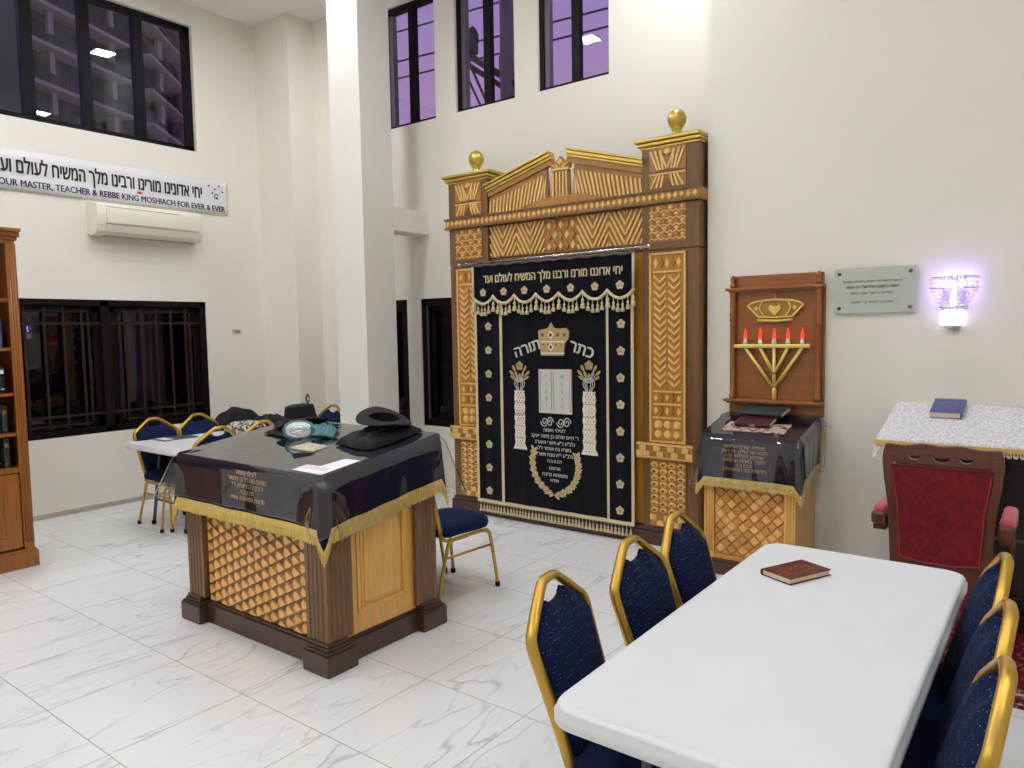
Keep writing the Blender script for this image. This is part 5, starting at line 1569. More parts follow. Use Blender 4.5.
# things on the folding table by the window
m = MB(); lump(m, -6.34, -6.04, 3.84, 4.12, 0.105, 31, lambda y: 0.740, 0.008, 0.22)
tag(m.build('printed_bag', M['print']), 'patterned printed bag lying on the folding table behind the reading desk', 'bag')
m = MB(); lump(m, -6.50, -6.18, 4.18, 4.52, 0.115, 33, lambda y: 0.740, 0.015, 0.35)
tag(m.build('black_garment', M['blackcloth']), 'black garment heaped at the far end of the folding table by the window', 'garment')
r = root('magazine', (-6.40, 3.38, 0.740), 'dark magazine lying on the folding table before the chair nearest the bookcase', 'magazine')
m = MB(); m.rbox(-6.52, -6.30, 3.24, 3.56, 0.740, 0.747, 0.002, 1); m.build('cover', mat('grey_magazine_cover', (70, 68, 80), 0.4, noise=0.5, nscale=22), r)
m = MB(); m.box(-6.50, -6.32, 3.26, 3.34, 0.747, 0.7476); m.build('title_strip', M['paper'], r)
# jacket over the chair back
m = MB()
def jk(u, v):
    s = -0.235+0.47*u; t = v*2-1
    top = 0.945 - 0.10*abs(2*u-1)**2.0
    z = top - 0.34*abs(t)**1.15 + 0.008*math.sin(u*17)
    dep = 0.045*math.copysign(min(1, abs(t)*5)**0.5, t)
    xx = -6.230-0.215-0.30*((z-0.44)/0.975) + dep + 0.006*math.sin(u*23+t*3)
    return (xx, 4.130+s, z)
m.grid(jk, 40, 30)
tag(m.build('black_jacket', M['blackcloth'], solidify=0.008), 'black jacket hung over a chair back by the corner pier', 'jacket')
# ------------------------------------------------------------------ lectern by the menorah board
LX0, LX1, LY0, LY1 = -1.952, -1.318, 4.680, 5.140
def LZ(y): return 0.950 + 0.21*(y-4.680)
lec = root('lectern', ((LX0+LX1)/2, 4.93, 0), 'small wooden lectern with basket-weave front against the wall under the menorah board', 'lectern')
m = MB(); m.box(-1.955, -1.320, 4.682, 5.150, 0, 0.085); m.box(-1.945, -1.330, 4.692, 5.150, 0.085, 0.105); m.build('plinth', M['darkbrown'], lec, bevel=0.005)
for x0 in (-1.942, -1.408):
    m = MB()
    w = 0.068
    m.box(x0, x0+w, 4.700, 4.770, 0.105, 0.930)
    for k in range(3): m.tube([(x0+0.014+k*0.020, 4.700, 0.15), (x0+0.014+k*0.020, 4.700, 0.90)], 0.006, 6)
    m.build('pilaster', M['honey'], lec)
m = MB(); m.box(-1.874, -1.408, 4.722, 4.745, 0.105, 0.930, 0)
lozenges(m, -1.870, -1.412, 0.140, 0.905, 6, 10, FY(4.722), 0.012, False); m.box(-1.874, -1.408, 4.708, 4.722, 0.105, 0.138, 2)
m.build('basket_weave_panel', [M['loz_c'], M['loz_a'], M['loz_b']], lec)
for x0, x1 in ((-1.942, -1.925), (-1.357, -1.340)):
    m = MB(); m.box(x0, x1, 4.770, 5.150, 0.105, 0.940); m.build('side_panel', M['honey'], lec)
m = MB(); V = [(LX0, LY0, LZ(LY0)-0.025), (LX1, LY0, LZ(LY0)-0.025), (LX1, LY1, LZ(LY1)-0.025), (LX0, LY1, LZ(LY1)-0.025), (LX0, LY0, LZ(LY0)), (LX1, LY0, LZ(LY0)), (LX1, LY1, LZ(LY1)), (LX0, LY1, LZ(LY1))]
m.add(V, [(0,3,2,1),(4,5,6,7),(0,1,5,4),(1,2,6,5),(2,3,7,6),(3,0,4,7)]); m.build('sloping_top', M['brown'], lec)
ty = LY0-0.021
cloth_set('lectern_cloth', LX0, LX1, LY0, LY1, LZ, lambda x, y: 0.300 if y < LY1-0.03 else 0.05, 'navy velvet cloth with gold fringe draped over the small lectern by the wall', 'cloth', 0.055,
          [('תפילה קודם הלימוד', (-1.655, ty, 0.872), 0.034, 0.29), ('רבונו של עולם יהי רצון', (-1.655, ty, 0.842), 0.034, 0.30), ('שתהא תפילתי זכה', (-1.655, ty, 0.812), 0.034, 0.29), ('לפניך באמת ובתמים', (-1.655, ty, 0.782), 0.034, 0.30), ('ת.נ.צ.ב.ה', (-1.655, ty, 0.752), 0.030, 0.12), ('תרומת בני המשפחה', (-1.655, ty, 0.722), 0.034, 0.29)],
          ((1, 0, 0), (0, 0, 1), (0, -1, 0)), lambda x, y: 0.325 if y < LY1-0.03 else 0.05, 0.07, 'clear plastic sheet over the fringed cloth of the small lectern', dip=0.07, flare=0.03, seed=4)
ls = math.atan(0.21)
def plane_item(poly, k, z0, y0, lift, d, mats, name, label, cat):
    m = MB(); m.prism(poly, ((0, 0, z0-k*y0+lift), (1, 0, 0), (0, 1, k), (0, 0, 1)), 0, d); o = m.build(name, mats); tag(o, label, cat); return o
plane_item([(-1.845, 4.745), (-1.43, 4.745), (-1.43, 4.92), (-1.845, 4.92)], 0.21, 0.95, 4.68, 0.0105, 0.0015, M['flower_print'], 'flowered_cloth', 'flowered satin cloth lying under the books on the small lectern', 'cloth')
def title_block(txt):
    def st(r, w, l, t):
        m = MB(); m.text(txt, ((-w/2-0.0075, 0, t*0.28), (0, -1, 0), (0, 0, 1), (-1, 0, 0)), t*0.55, None, None, 0.002, 0, 0.01, 0, True, 'C', l*0.7); m.build('spine_title', M['white_thread'], r, world=False)
    return st
book(-1.660, 4.905, LZ(4.905)+0.0135, 90, 0.165, 0.235, 0.034, M['bookwine'], 'wine red book with white Hebrew letters on its spine, front of the lectern', 'books on the lectern', tilt=ls, stamp=title_block('חומש'))
book(-1.640, 5.030, LZ(5.030)+0.048, 86, 0.170, 0.290, 0.030, M['bookgreen'], 'large dark green book lying at the back of the lectern', 'books on the lectern', tilt=ls)

# ------------------------------------------------------------------ menorah board on the wall
mb_ = root('menorah_board', (-1.625, YR, 1.06), 'tall brown wooden wall board with gold crown and five red-lit menorah lamps', 'wall board')
YW = YR-0.03
m = MB(); m.box(-1.950, -1.305, YW, YR-0.001, 1.045, 1.935); m.box(-1.936, -1.318, YW-0.004, YR-0.001, 1.935, 2.018); m.build('back_panel', M['teak'], mb_, bevel=0.003)
m = MB(); m.box(-1.965, -1.300, YW-0.058, YW, 1.915, 1.935); m.box(-1.945, -1.310, YW-0.045, YW, 1.903, 1.915); m.build('ledge', M['teak'], mb_, bevel=0.004)
m = MB(); m.box(-1.975, -1.300, YW-0.065, YW, 1.132, 1.152); m.box(-1.955, -1.312, YW-0.05, YW, 1.120, 1.132); m.build('ledge', M['teak'], mb_, bevel=0.004)
for x in (-1.918, -1.338):
    m = MB()
    m.lathe([(0.024, 1.152), (0.024, 1.18), (0.018, 1.19), (0.018, 1.66), (0.024, 1.67), (0.020, 1.69), (0.024, 1.71), (0.020, 1.73), (0.025, 1.75), (0.018, 1.77), (0.022, 1.82), (0.016, 1.85), (0.024, 1.88), (0.020, 1.903)], (x, YW-0.026, 0), 14)
    m.lathe([(0.018, 1.935), (0.020, 1.955), (0.012, 1.965), (0.016, 1.985), (0.018, 2.0), (0.010, 2.018), (0.0, 2.026)], (x, YW-0.026, 0), 12)
    m.build('turned_post', M['teak'], mb_)
# crown
m = MB(); fy = FY(YW)
cx_, cz_ = -1.624, 1.775
m.prism([(cx_-0.115, cz_-0.080), (cx_+0.115, cz_-0.080), (cx_+0.125, cz_-0.055), (cx_+0.165, cz_-0.005), (cx_+0.195, cz_+0.030), (cx_+0.165, cz_+0.052), (cx_+0.10, cz_+0.070), (cx_, cz_+0.078),
         (cx_-0.10, cz_+0.070), (cx_-0.165, cz_+0.052), (cx_-0.195, cz_+0.030), (cx_-0.165, cz_-0.005), (cx_-0.125, cz_-0.055)], fy, 0, 0.020, 1)
m.tube([(cx_-0.118, YW-0.024, cz_-0.070), (cx_, YW-0.034, cz_-0.076), (cx_+0.118, YW-0.024, cz_-0.070)], 0.010, 8)
m.tube(smooth_path([(cx_-0.125, YW-0.022, cz_-0.045), (cx_, YW-0.036, cz_-0.052), (cx_+0.125, YW-0.022, cz_-0.045)], 5), 0.006, 8)
for s in (-1, 1):
    m.tube(smooth_path([(cx_+s*0.115, YW-0.022, cz_-0.045), (cx_+s*0.165, YW-0.024, cz_+0.005), (cx_+s*0.185, YW-0.020, cz_+0.034), (cx_+s*0.120, YW-0.024, cz_+0.060), (cx_, YW-0.026, cz_+0.070)], 5), 0.008, 8)
    m.tube(smooth_path([(cx_+s*0.07, YW-0.026, cz_-0.045), (cx_+s*0.105, YW-0.030, cz_+0.01), (cx_+s*0.085, YW-0.024, cz_+0.055)], 5), 0.006, 8)
    m.prism([(cx_+s*0.13, cz_-0.005), (cx_+s*0.145, cz_+0.012), (cx_+s*0.13, cz_+0.030), (cx_+s*0.115, cz_+0.012)], FY(YW-0.022), 0, 0.008, 0)
m.prism([(cx_, cz_-0.042), (cx_+0.045, cz_+0.010), (cx_+0.032, cz_+0.035), (cx_, cz_+0.020), (cx_-0.032, cz_+0.035), (cx_-0.045, cz_+0.010)], FY(YW-0.022), 0, 0.012, 0)
m.tube([(cx_, YW-0.012, cz_+0.070), (cx_, YW-0.012, cz_+0.115)], 0.005, 6)
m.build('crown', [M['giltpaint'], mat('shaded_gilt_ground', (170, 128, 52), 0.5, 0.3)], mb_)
# menorah
yM = YW-0.030
men = MB(); men.rbox(-1.905, -1.388, yM-0.016, yM+0.016, 1.512, 1.540, 0.006, 2)
men_o = men.build('menorah_bar', M['giltpaint'], mb_)
zB = 1.180
XS = [-1.826, -1.722, -1.626, -1.533, -1.438]
for x, zj in zip(XS, (1.232, 1.333, 1.170, 1.333, 1.232)):
    m = MB(); m.tube([(x, yM, 1.515), (-1.624 if x != XS[2] else -1.622, yM, zj)], 0.0125, 10); m.build('menorah_branch', M['giltpaint'], mb_)
m = MB(); m.lathe([(0.012, 0), (0.015, 0.03), (0.017, 0.06), (0.012, 0.09)], (-1.622, yM, 1.152), 12); m.build('menorah_foot', M['giltpaint'], mb_)
for x in XS:
    m = MB(); m.lathe([(0.016, 0), (0.018, 0.012), (0.013, 0.02), (0.013, 0.032), (0.015, 0.036)], (x, yM, 1.540), 12); s_ = m.build('lamp_socket', M['bulbwhite'], mb_)
    m = MB(); m.lathe([(0.007, 0), (0.010, 0.012), (0.0105, 0.026), (0.006, 0.045), (0.003, 0.066), (0.0, 0.078)], (x, yM, 1.574), 12); m.build('red_bulb', M['bulb'], s_)

mb_.location.x += 0.012
# ------------------------------------------------------------------ glass plaque and crystal sconce
pl = root('glass_plaque', (-1.0, YR, 1.88), 'pale frosted glass plaque with four lines of Hebrew text on the wall', 'plaque')
YG = YR-0.030
m = MB(); m.rbox(-1.240, -0.758, YG, YG+0.008, 1.737, 2.026, 0.002, 1, smooth=False); m.build('glass_panel', M['frost'], pl)
for x in (-1.205, -0.792):
    for z in (1.770, 1.992):
        m = MB(); m.lathe([(0.009, -0.007), (0.0115, -0.005), (0.0115, 0.0), (0.007, 0.002), (0.007, 0.0375)], (x, YG, z), 14, axis='y'); m.build('standoff', M['greymetal'], pl)
for body, z, mw in (('מקום קדוש זה הוקדש לעילוי נשמת', 1.935, 0.345), ('האשה החשובה מרת שרה בת אסתר', 1.897, 0.31), ('הנדבן היקר ובני ביתו', 1.860, 0.25), ('שיחיו לאורך ימים', 1.802, 0.245)):
    m = MB(); m.text(body, FYo(-1.010, YG, z), 0.024, mw, 0.016, 0.0015, 0, 0.004, 0, True); m.build('lettering', M['ink'], pl)

sc_ = root('crystal_sconce', (-0.560, YR, 1.64), 'glowing violet-white crystal wall lamp above the lace-covered desk', 'wall lamp')
sx, sz = -0.560, 1.640
m = MB(); m.rbox(sx-0.066, sx+0.066, YR-0.055, YR-0.001, sz+0.012, sz+0.098, 0.008, 2); m.build('glowing_box', M['lampbox'], sc_)
m = MB(); m.rbox(sx-0.040, sx+0.040, YR-0.045, YR-0.001, sz-0.004, sz+0.012, 0.004, 2); m.build('box_base', M['steel'], sc_)
m = MB(); m.rbox(sx-0.06, sx+0.06, YR-0.012, YR-0.001, sz+0.098, sz+0.30, 0.004, 2); m.build('back_plate', M['steel'], sc_)
def half_ring(r_, z, t=0.004): return [(sx+r_*math.cos(a), YR-0.012-r_*0.75*math.sin(a), z) for a in [PI*i/24 for i in range(25)]]
for r_, z in ((0.125, sz+0.300), (0.125, sz+0.232), (0.075, sz+0.120)):
    m = MB(); m.tube(half_ring(r_, z), 0.004, 6); m.build('ring', M['steel'], sc_)
for i in range(19):
    a = PI*(i+0.5)/19; x = sx+0.125*math.cos(a); y = YR-0.012-0.094*math.sin(a)
    m = MB()
    for k in range(3):
        z = sz+0.290-k*0.024; m.lathe([(0.0, -0.012), (0.007, -0.002), (0.007, 0.002), (0.0, 0.012)], (x, y, z), 6)
    m.build('crystal_strand', M['crystal'], sc_)
for i in range(15):
    a = PI*(i+0.5)/15
    m = MB()
    for k in range(5):
        rr = 0.118-0.045*k/4; z = sz+0.216-k*0.022
        m.lathe([(0.0, -0.011), (0.006, -0.002), (0.006, 0.002), (0.0, 0.011)], (sx+rr*math.cos(a), YR-0.012-rr*0.75*math.sin(a), z), 6)
    m.build('crystal_strand', M['crystal'], sc_)
for dx, dz in ((-0.045, 0.262), (0.0, 0.255), (0.045, 0.262)):
    m = MB(); m.ball((sx+dx, YR-0.045, sz+dz), 0.016, 12, sz=1.5); m.build('lamp_bulb', M['lampglow'], sc_)
m = MB(); m.tube([(sx, YR-0.035, sz+0.12), (sx, YR-0.035, sz+0.215)], 0.012, 10); m.build('glow_core', M['lampglow'], sc_)

# ------------------------------------------------------------------ desk with lace cloth
DX0, DX1, DY0, DY1 = -0.842, 0.42, 4.560, 5.160
def DZ(y): return 1.020 + 0.246*(y-4.560)
dk = root('lace_desk', ((DX0+DX1)/2, 4.9, 0), 'black wooden sloping desk under a white lace cloth by the glowing wall lamp', 'desk')
m = MB(); m.box(-0.79, 0.37, 4.63, 5.15, 0.0, 0.10); m.build('plinth', M['deskwood'], dk)
m = MB(); m.prism([(4.66, 0.10), (5.14, 0.10), (5.14, DZ(5.14)-0.03), (4.66, DZ(4.66)-0.03)], ((0, 0, 0), (0, 1, 0), (0, 0, 1), (1, 0, 0)), -0.77, 0.35); m.build('cabinet', M['deskwood'], dk)
for a in (-0.74, -0.36, 0.02):
    m = MB(); panel_frame(m, a, a+0.33, 0.17, 0.90, 0.025, 4.645, 4.66, 'y'); m.box(a+0.06, a+0.27, 4.652, 4.66, 0.23, 0.84); m.build('front_panel', M['deskwood'], dk, bevel=0.003)
m = MB(); m.box(-0.77, 0.35, 4.640, 4.66, 0.50, 0.515); m.build('rail', M['greymetal'], dk)
V = [(DX0, DY0, DZ(DY0)-0.03), (DX1, DY0, DZ(DY0)-0.03), (DX1, DY1, DZ(DY1)-0.03), (DX0, DY1, DZ(DY1)-0.03), (DX0, DY0, DZ(DY0)), (DX1, DY0, DZ(DY0)), (DX1, DY1, DZ(DY1)), (DX0, DY1, DZ(DY1))]
m = MB(); m.add(V, [(0,3,2,1),(4,5,6,7),(0,1,5,4),(1,2,6,5),(2,3,7,6),(3,0,4,7)]); m.build('sloping_top', M['deskwood'], dk)
lc = root('lace_cloth', ((DX0+DX1)/2, 4.86, DZ(4.86)), 'white lace cloth edged with gold fringe on the desk behind the throne', 'cloth')
m, hem, nor = drape(DX0, DX1, DY0, DY1, DZ, 0.006, 0.016, lambda x, y: 0.036 if y < DY1-0.03 else 0.03, 0.030, 0.10, 0.006, seed=9)
m.build('lace', M['lace'], lc, solidify=0.003)
m = MB(); m.box(DX0-0.02, DX1+0.02, DY0-0.030, DY0-0.018, DZ(DY0)-0.030, DZ(DY0)-0.008)
for i in range(90):
    x = DX0-0.015+(DX1-DX0+0.03)*(i+0.5)/90
    m.lathe([(0.0, -0.016), (0.005, -0.012), (0.006, 0.0)], (x, DY0-0.024, DZ(DY0)-0.030), 6)
m.build('gold_trim', M['fringe'], lc)
m = MB()
for i in range(44):
    x = DX0+(DX1-DX0)*(i+0.5)/44
    m.prism(arc(x, 0, 0.013, 180, 360, 8, 1, 1.3), FYo(0, DY0-0.020, DZ(DY0)-0.044), 0, 0.002)
m.build('lace_scallop', M['lace'], lc)
book(-0.558, 5.015, DZ(5.015)+0.0095, 180, 0.160, 0.245, 0.038, M['bookblue'], 'slate blue book lying on the white lace cloth', tilt=math.atan(0.246),
     stamp=lambda r, w, l, t: MB().box(-w*0.38, w*0.38, -l*0.36, -l*0.345, t, t+0.0006).box(-w*0.38, w*0.38, l*0.345, l*0.36, t, t+0.0006).box(-w*0.38, -w*0.365, -l*0.36, l*0.36, t, t+0.0006).box(w*0.365, w*0.38, -l*0.36, l*0.36, t, t+0.0006).build('tooled_border', M['booknavy'], r, world=False))

# ------------------------------------------------------------------ throne on the rug
rg = root('patterned_rug', (0.35, 4.42, 0), 'red patterned rug under the throne', 'rug')
m = MB(); m.rbox(-0.78, 1.75, 3.735, 5.12, 0.0005, 0.011, 0.004, 2); m.build('border', M['rugborder'], rg)
m = MB(); m.box(-0.60, 1.57, 3.90, 4.95, 0.011, 0.0125); m.build('field', M['rug'], rg)
for y in (3.86, 4.98):
    m = MB(); m.box(-0.64, 1.61, y-0.012, y+0.012, 0.011, 0.0123); m.build('guard_stripe', mat('cream_rug_stripe', (186, 160, 140), 0.95, noise=0.2, nscale=60), rg)
TY = 3.90; tz0 = 0.0125
th = root('throne', (-0.456, 4.12, tz0), 'carved mahogany throne with crimson damask back, seen from behind, at the lace-covered desk', 'armchair')
tc = -0.456
W = lambda z: 0.240 + 0.0*z
def half_w(z):
    pts = [(0.30, 0.205), (0.45, 0.203), (0.55, 0.208), (0.66, 0.214), (0.80, 0.222), (0.92, 0.240), (1.00, 0.248), (1.05, 0.246), (1.085, 0.236)]
    for (a, b), (c, d) in zip(pts, pts[1:]):
        if z <= c: return b+(d-b)*(z-a)/(c-a)
    return pts[-1][1]
def inner_w(z): return half_w(z)-0.040
fy = FY(TY)
zs = [0.34+0.02*i for i in range(34)]
m = MB()
for s in (-1, 1):
    zz = [0.42+ (1.0-0.42)*i/14 for i in range(15)]
    m.prism([(tc+s*half_w(z), z) for z in zz] + [(tc+s*inner_w(z), z) for z in zz[::-1]], fy, -0.035, 0.0)
m.prism([(tc-inner_w(0.42), 0.42), (tc+inner_w(0.42), 0.42), (tc+inner_w(0.535), 0.545), (tc+0.06, 0.528), (tc-0.06, 0.528), (tc-inner_w(0.535), 0.545)], fy, -0.035, 0.0)
def cres(lo):
    pts = []
    for cxx, hw, dp in ((-0.112, 0.030, 0.026), (0.0, 0.040, 0.032), (0.100, 0.030, 0.026)):
        for i in range(9):
            t = -1+2*i/8
            pts.append((tc+cxx+hw*t, 1.045 - dp*(1-t*t)**0.5*(1.0 if lo else 0.32)))
    return pts
m.prism([(tc-half_w(1.0), 1.0), (tc+half_w(1.0), 1.0), (tc+half_w(1.045), 1.045)] + cres(True)[::-1] + [(tc-half_w(1.045), 1.045)], fy, -0.035, 0.0)
top = [(tc+half_w(1.085)*(1-2*i/24), 1.085+0.010*math.sin(i/24*PI) + 0.004*math.cos(i/24*6*PI)) for i in range(25)]
m.prism([(tc-half_w(1.045), 1.045)] + cres(False) + [(tc+half_w(1.045), 1.045)] + top, fy, -0.035, 0.0)
m.build('back_frame', M['throne'], th, bevel=0.003)
m = MB()
zz = [0.548+(0.992-0.548)*i/14 for i in range(15)]
m.prism([(tc+inner_w(z)-0.002, z) for z in zz] + [(tc-inner_w(z)+0.002, z) for z in zz[::-1]] + [(tc-0.06, 0.531), (tc+0.06, 0.531)], fy, -0.028, 0.004)
m.build('back_panel', M['damask'], th)
m = MB(); loop = [(tc+inner_w(z)-0.004, TY-0.005, z) for z in zz] + [(tc-inner_w(z)+0.004, TY-0.005, z) for z in zz[::-1]] + [(tc-0.06, TY-0.005, 0.533), (tc+0.06, TY-0.005, 0.533)]
m.tube(loop, 0.0035, 6, closed=True); m.build('piping', mat('crimson_piping', (150, 40, 48), 0.6), th)
for s in (-1, 1):
    m = MB(); x = tc+s*0.262
    m.prism([(TY+0.035, 0.700), (TY+0.46, 0.690), (TY+0.49, 0.665), (TY+0.485, 0.640), (TY+0.44, 0.650), (TY+0.035, 0.655)], ((x, 0, 0), (0, 1, 0), (0, 0, 1), (1, 0, 0)), -0.027, 0.027)
    m.rbox(x-0.032, x+0.032, TY-0.005, TY+0.05, 0.690, 0.748, 0.012, 3)
    m.tube(smooth_path([(x, TY+0.42, 0.655), (x, TY+0.40, 0.56), (x, TY+0.43, 0.46)], 5), 0.020, 8)
    m.build('armrest', M['throne'], th)
    m = MB(); m.rbox(x-0.030, x+0.030, TY+0.03, TY+0.36, 0.698, 0.775, 0.022, 4); m.build('arm_pad', M['pinkpad'], th)
m = MB(); m.rbox(tc-0.235, tc+0.235, TY+0.01, TY+0.47, 0.400, 0.445, 0.008, 2); m.build('seat_frame', M['throne'], th)
m = MB(); m.rbox(tc-0.225, tc+0.225, TY+0.02, TY+0.46, 0.440, 0.505, 0.025, 4); m.build('seat_cushion', M['damask'], th)
m = MB(); m.box(tc-0.20, tc+0.20, TY-0.006, TY+0.014, 0.330, 0.402); m.build('rear_apron', M['damask'], th)
m = MB(); m.box(tc-0.205, tc+0.205, TY-0.012, TY+0.016, 0.285, 0.330); m.build('rear_rail', M['throne'], th, bevel=0.004)
for sx_ in (-1, 1):
    m = MB(); m.prism([(TY-0.0, 0.42), (TY+0.045, 0.42), (TY+0.030, 0.15), (TY-0.020, tz0), (TY-0.055, tz0), (TY-0.010, 0.18)], ((tc+sx_*0.205, 0, 0), (0, 1, 0), (0, 0, 1), (1, 0, 0)), -0.022, 0.022); m.build('leg', M['throne'], th)
    m = MB(); m.tube(smooth_path([(tc+sx_*0.205, TY+0.43, 0.41), (tc+sx_*0.215, TY+0.455, 0.30), (tc+sx_*0.205, TY+0.43, 0.12), (tc+sx_*0.21, TY+0.455, tz0+0.02)], 5), [0.035]*6+[0.028]*5+[0.022]*5, 10); m.build('leg', M['throne'], th)

# ------------------------------------------------------------------ bookcase
bc = root('bookcase', (-6.22, 1.35, 0), 'tall cherry wood bookcase with cupboard doors by the barred window', 'bookcase')
bx0, bx1, by0, by1 = -6.42, -6.03, 0.62, 2.085
m = MB(); m.box(bx0, -5.985, by0-0.015, by1+0.020, 0, 0.120); m.box(bx0, -5.995, by0-0.008, by1+0.012, 0.120, 0.135); m.build('plinth', M['cherry'], bc, bevel=0.004)
m = MB(); m.box(bx0, bx1, by1-0.025, by1, 0.12, 2.36); m.build('side', M['cherry'], bc)
m = MB(); m.box(bx0, bx1, by0, by0+0.025, 0.12, 2.36); m.build('side', M['cherry'], bc)
m = MB(); m.box(bx0, bx0+0.015, by0+0.02, by1-0.02, 0.12, 2.36); m.build('back_board', M['cherry'], bc)
for y0, y1 in ((2.022, 2.087), (by0-0.002, by0+0.063), (1.325, 1.375)):
    m = MB(); m.box(bx1, -6.006, y0, y1, 0.135, 2.335)
    for k in range(3): m.tube([(-6.006, y0+0.016+k*0.016, 0.18), (-6.006, y0+0.016+k*0.016, 2.29)], 0.0052, 6)
    m.build('pilaster', M['cherry'], bc)
m = MB()
for z0, z1, o in ((2.335, 2.36, 0.0), (2.36, 2.385, 0.012), (2.385, 2.42, 0.026), (2.42, 2.445, 0.044)):
    m.box(bx0, -6.01+o, by0-o, by1+min(o, 0.03), z0, z1)
m.build('cornice', M['cherry'], bc, bevel=0.004)
for z in (0.735, 0.985, 1.275, 1.600, 1.950):
    m = MB(); m.box(bx0+0.01, bx1-0.004, by0+0.02, by1-0.02, z-0.022, z); m.build('shelf', M['cherry'], bc)
m = MB(); m.box(bx1-0.004, -6.012, by0+0.06, 2.022, 0.700, 0.738); m.build('front_rail', M['cherry'], bc)
for y0, y1 in ((1.380, 2.016), (by0+0.068, 1.320)):
    m = MB(); m.box(bx1-0.004, -6.016, y0, y1, 0.150, 0.692)
    d = m.build('door', M['cherry'], bc)
    m = MB(); panel_frame(m, y0+0.085, y1-0.085, 0.235, 0.610, 0.018, -6.016, -6.008, 'x'); m.box(-6.016, -6.010, y0+0.12, y1-0.12, 0.27, 0.575); m.build('door_moulding', M['cherry'], d, bevel=0.003)
    m = MB(); m.ball((-5.998, (y0 if y0 > 1.35 else y1)+(0.035 if y0 > 1.35 else -0.035), 0.45), 0.012, 10); m.build('knob', M['gold'], d)
# standing books on the shelves: local book turned upright, spine to +X
COV = [M['bookblack'], M['booknavy'], M['bookwine'], M['bookgreen'], M['bookblue']]
NAMES = ['black', 'navy', 'wine red', 'dark green', 'slate blue']
def std_book(y, z, t, h, d, ci, label, group):
    r = root('book', (-6.385+d/2+0.10, y, z), label, 'book', group)
    c = 0.003; x0, x1 = -6.285, -6.285+d
    m = MB(); m.box(x0, x1, y-t/2, y-t/2+c, z, z+h); m.box(x0, x1, y+t/2-c, y+t/2, z, z+h); m.build('cover', COV[ci], r)
    m = MB(); m.prism([(y-t/2, x1-0.002), (y-t/2, x1+0.002), (y, x1+0.006), (y+t/2, x1+0.002), (y+t/2, x1-0.002)], ((0, 0, 0), (0, 1, 0), (1, 0, 0), (0, 0, 1)), z, z+h); sp1 = m.build('spine', COV[ci], r)
    m = MB(); m.box(x1+0.003, x1+0.0068, y-t*0.32, y+t*0.32, z+h*0.70, z+h*0.84); m.box(x1+0.003, x1+0.0068, y-t*0.32, y+t*0.32, z+h*0.14, z+h*0.17); m.build('spine_label', M['goldfoil'] if ci != 0 else M['paper'], sp1)
    m = MB(); m.box(x0+0.004, x1-0.004, y-t/2+c, y+t/2-c, z+0.003, z+h-0.004); m.build('pages', M['pages'], r)
SH = {0.985: ('second shelf from below', [3, 0, 3, 1]), 1.275: ('middle shelf', [0, 0, 1, 0]), 1.600: ('second shelf from the top', [4, 1, 4, 2]), 0.735: ('lowest shelf', [3, 0, 3, 3])}
POS = ['nearest the pilaster', 'next to the one at the pilaster', 'third from the pilaster', 'fourth from the pilaster']
for z, (nm, cs_) in SH.items():
    y = 2.040 if z != 1.600 else 2.035
    y = 1.985
    for i, ci in enumerate(cs_):
        t = (0.034, 0.040, 0.030, 0.036)[i]; h = min(0.225, 0.20+0.012*((i*7+int(z*10)) % 3))
        y -= t/2
        std_book(y, z, t, h, 0.165+0.055*(i % 2 == 0), ci, '%s book on the %s, %s' % (NAMES[ci], nm, POS[i]), 'books on the bookcase shelves')
        y -= t/2+0.003

# ------------------------------------------------------------------ left wall: banner, air conditioner, plates
bn = root('banner', (XL, 3.2, 3.15), 'long white banner with black Hebrew and navy English lettering above the air conditioner', 'banner')
by_a, by_b = 1.75, 4.680
def bxw(y, z): return XL+0.012+0.003*math.sin(y*9+z*4)+0.002*math.sin(y*23)
m = MB(); m.grid(lambda u, v: (bxw(by_a+(by_b-by_a)*u, 3.0+0.34*v), by_a+(by_b-by_a)*u, 2.962+0.012*u+(0.362-0.0*u)*v), 90, 6); m.build('sheet', M['banner'], bn, solidify=0.002)
m = MB(); m.text('יחי אדונינו מורינו ורבינו מלך המשיח לעולם ועד!', FXo(XL+0.0165, (2.44+4.375)/2, 3.125), 0.2, 1.935, 0.185, 0.002, 0, 0.032, 0, True); m.build('hebrew_lettering', M['ink'], bn)
m = MB(); m.text('LONG LIVE OUR MASTER, TEACHER & REBBE KING MOSHIACH FOR EVER & EVER', FXo(XL+0.0165, (2.13+4.64)/2, 3.008), 0.07, 2.51, 0.066, 0.002, 0, 0.022, 0); m.build('english_lettering', M['navyink'], bn)
m = MB(); m.prism([(3.690, 3.082), (3.735, 3.082), (3.742, 3.108), (3.727, 3.096), (3.712, 3.110), (3.698, 3.096), (3.683, 3.108)], FX(XL+0.0165), 0, 0.002); m.build('small_red_crown', M['redink'], bn)
m = MB()
for (y, z) in ((4.46, 3.27), (4.53, 3.24), (4.50, 3.20), (4.58, 3.28), (4.62, 3.22), (4.55, 3.15)):
    m.prism(arc(y, z, 0.010, 0, 360, 8)[:-1], FX(XL+0.0165), 0, 0.002)
m.prism(arc(4.545, 3.165, 0.03, 20, 320, 12) + arc(4.545, 3.165, 0.022, 320, 20, 12), FX(XL+0.0165), 0, 0.002)
m.build('ornament', M['ink'], bn)

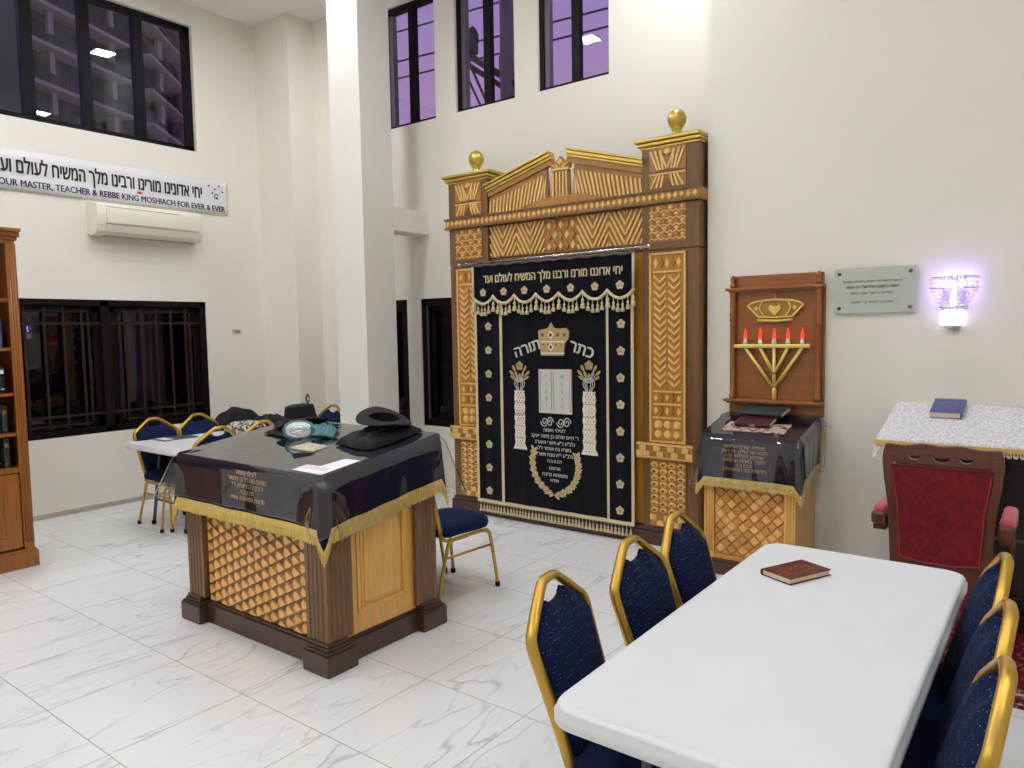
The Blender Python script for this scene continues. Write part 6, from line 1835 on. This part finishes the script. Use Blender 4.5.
ac = root('air_conditioner', (XL, 3.72, 2.62), 'ivory split air conditioner mounted under the banner', 'air conditioner')
prof = [(0.0, 2.640), (0.0, 2.940), (0.10, 2.945), (0.165, 2.930), (0.200, 2.895), (0.215, 2.82), (0.205, 2.72), (0.180, 2.660), (0.145, 2.628), (0.06, 2.622)]
m = MB(); m.prism([(x, z) for x, z in prof], ((XL, 0, 0), (1, 0, 0), (0, 0, 1), (0, -1, 0)), -4.265, -3.205); m.build('body', M['acwhite'], ac, bevel=0.010)
m = MB(); m.rbox(XL+0.204, XL+0.219, 3.29, 4.22, 2.735, 2.885, 0.006, 2); m.build('front_panel', M['acwhite'], ac)
m = MB(); m.prism([(0.208, 2.722), (0.214, 2.726), (0.186, 2.662), (0.152, 2.634), (0.148, 2.640), (0.180, 2.668)], ((XL, 0, 0), (1, 0, 0), (0, 0, 1), (0, -1, 0)), -4.20, -3.29); m.build('louver', M['acwhite'], ac)
m = MB(); m.box(XL+0.150, XL+0.2085, 3.285, 4.205, 2.724, 2.731); m.box(XL+0.10, XL+0.150, 3.29, 4.20, 2.618, 2.626); m.box(XL+0.198, XL+0.2125, 3.30, 4.02, 2.886, 2.892); m.build('slot', M['acdark'], ac)

sw = root('switch_plate', (XL, 4.727, 1.70), 'small ivory switch plate on the wall right of the barred window', 'switch')
m = MB(); m.rbox(XL, XL+0.010, 4.675, 4.785, 1.668, 1.730, 0.004, 2); m.build('plate', M['switch'], sw)
m = MB(); m.rbox(XL+0.010, XL+0.014, 4.695, 4.765, 1.684, 1.716, 0.002, 1); m.build('rocker', M['acdark'], sw)
ol = root('outlet_plate', (-6.84, 5.19, 0.93), 'oval grey metal outlet plate on the corner pier above the black hat', 'outlet')
m = MB(); m.prism(arc(5.187, 0.930, 0.030, 0, 360, 20, 1, 1.9)[:-1], FX(-6.84), 0, 0.008, bevel=0.006); m.build('plate', M['greyplate'], ol)
m = MB(); m.prism(arc(5.187, 0.930, 0.012, 0, 360, 14, 1, 1.7)[:-1], FX(-6.832), 0, 0.003); m.build('cover_cap', M['switch'], ol)
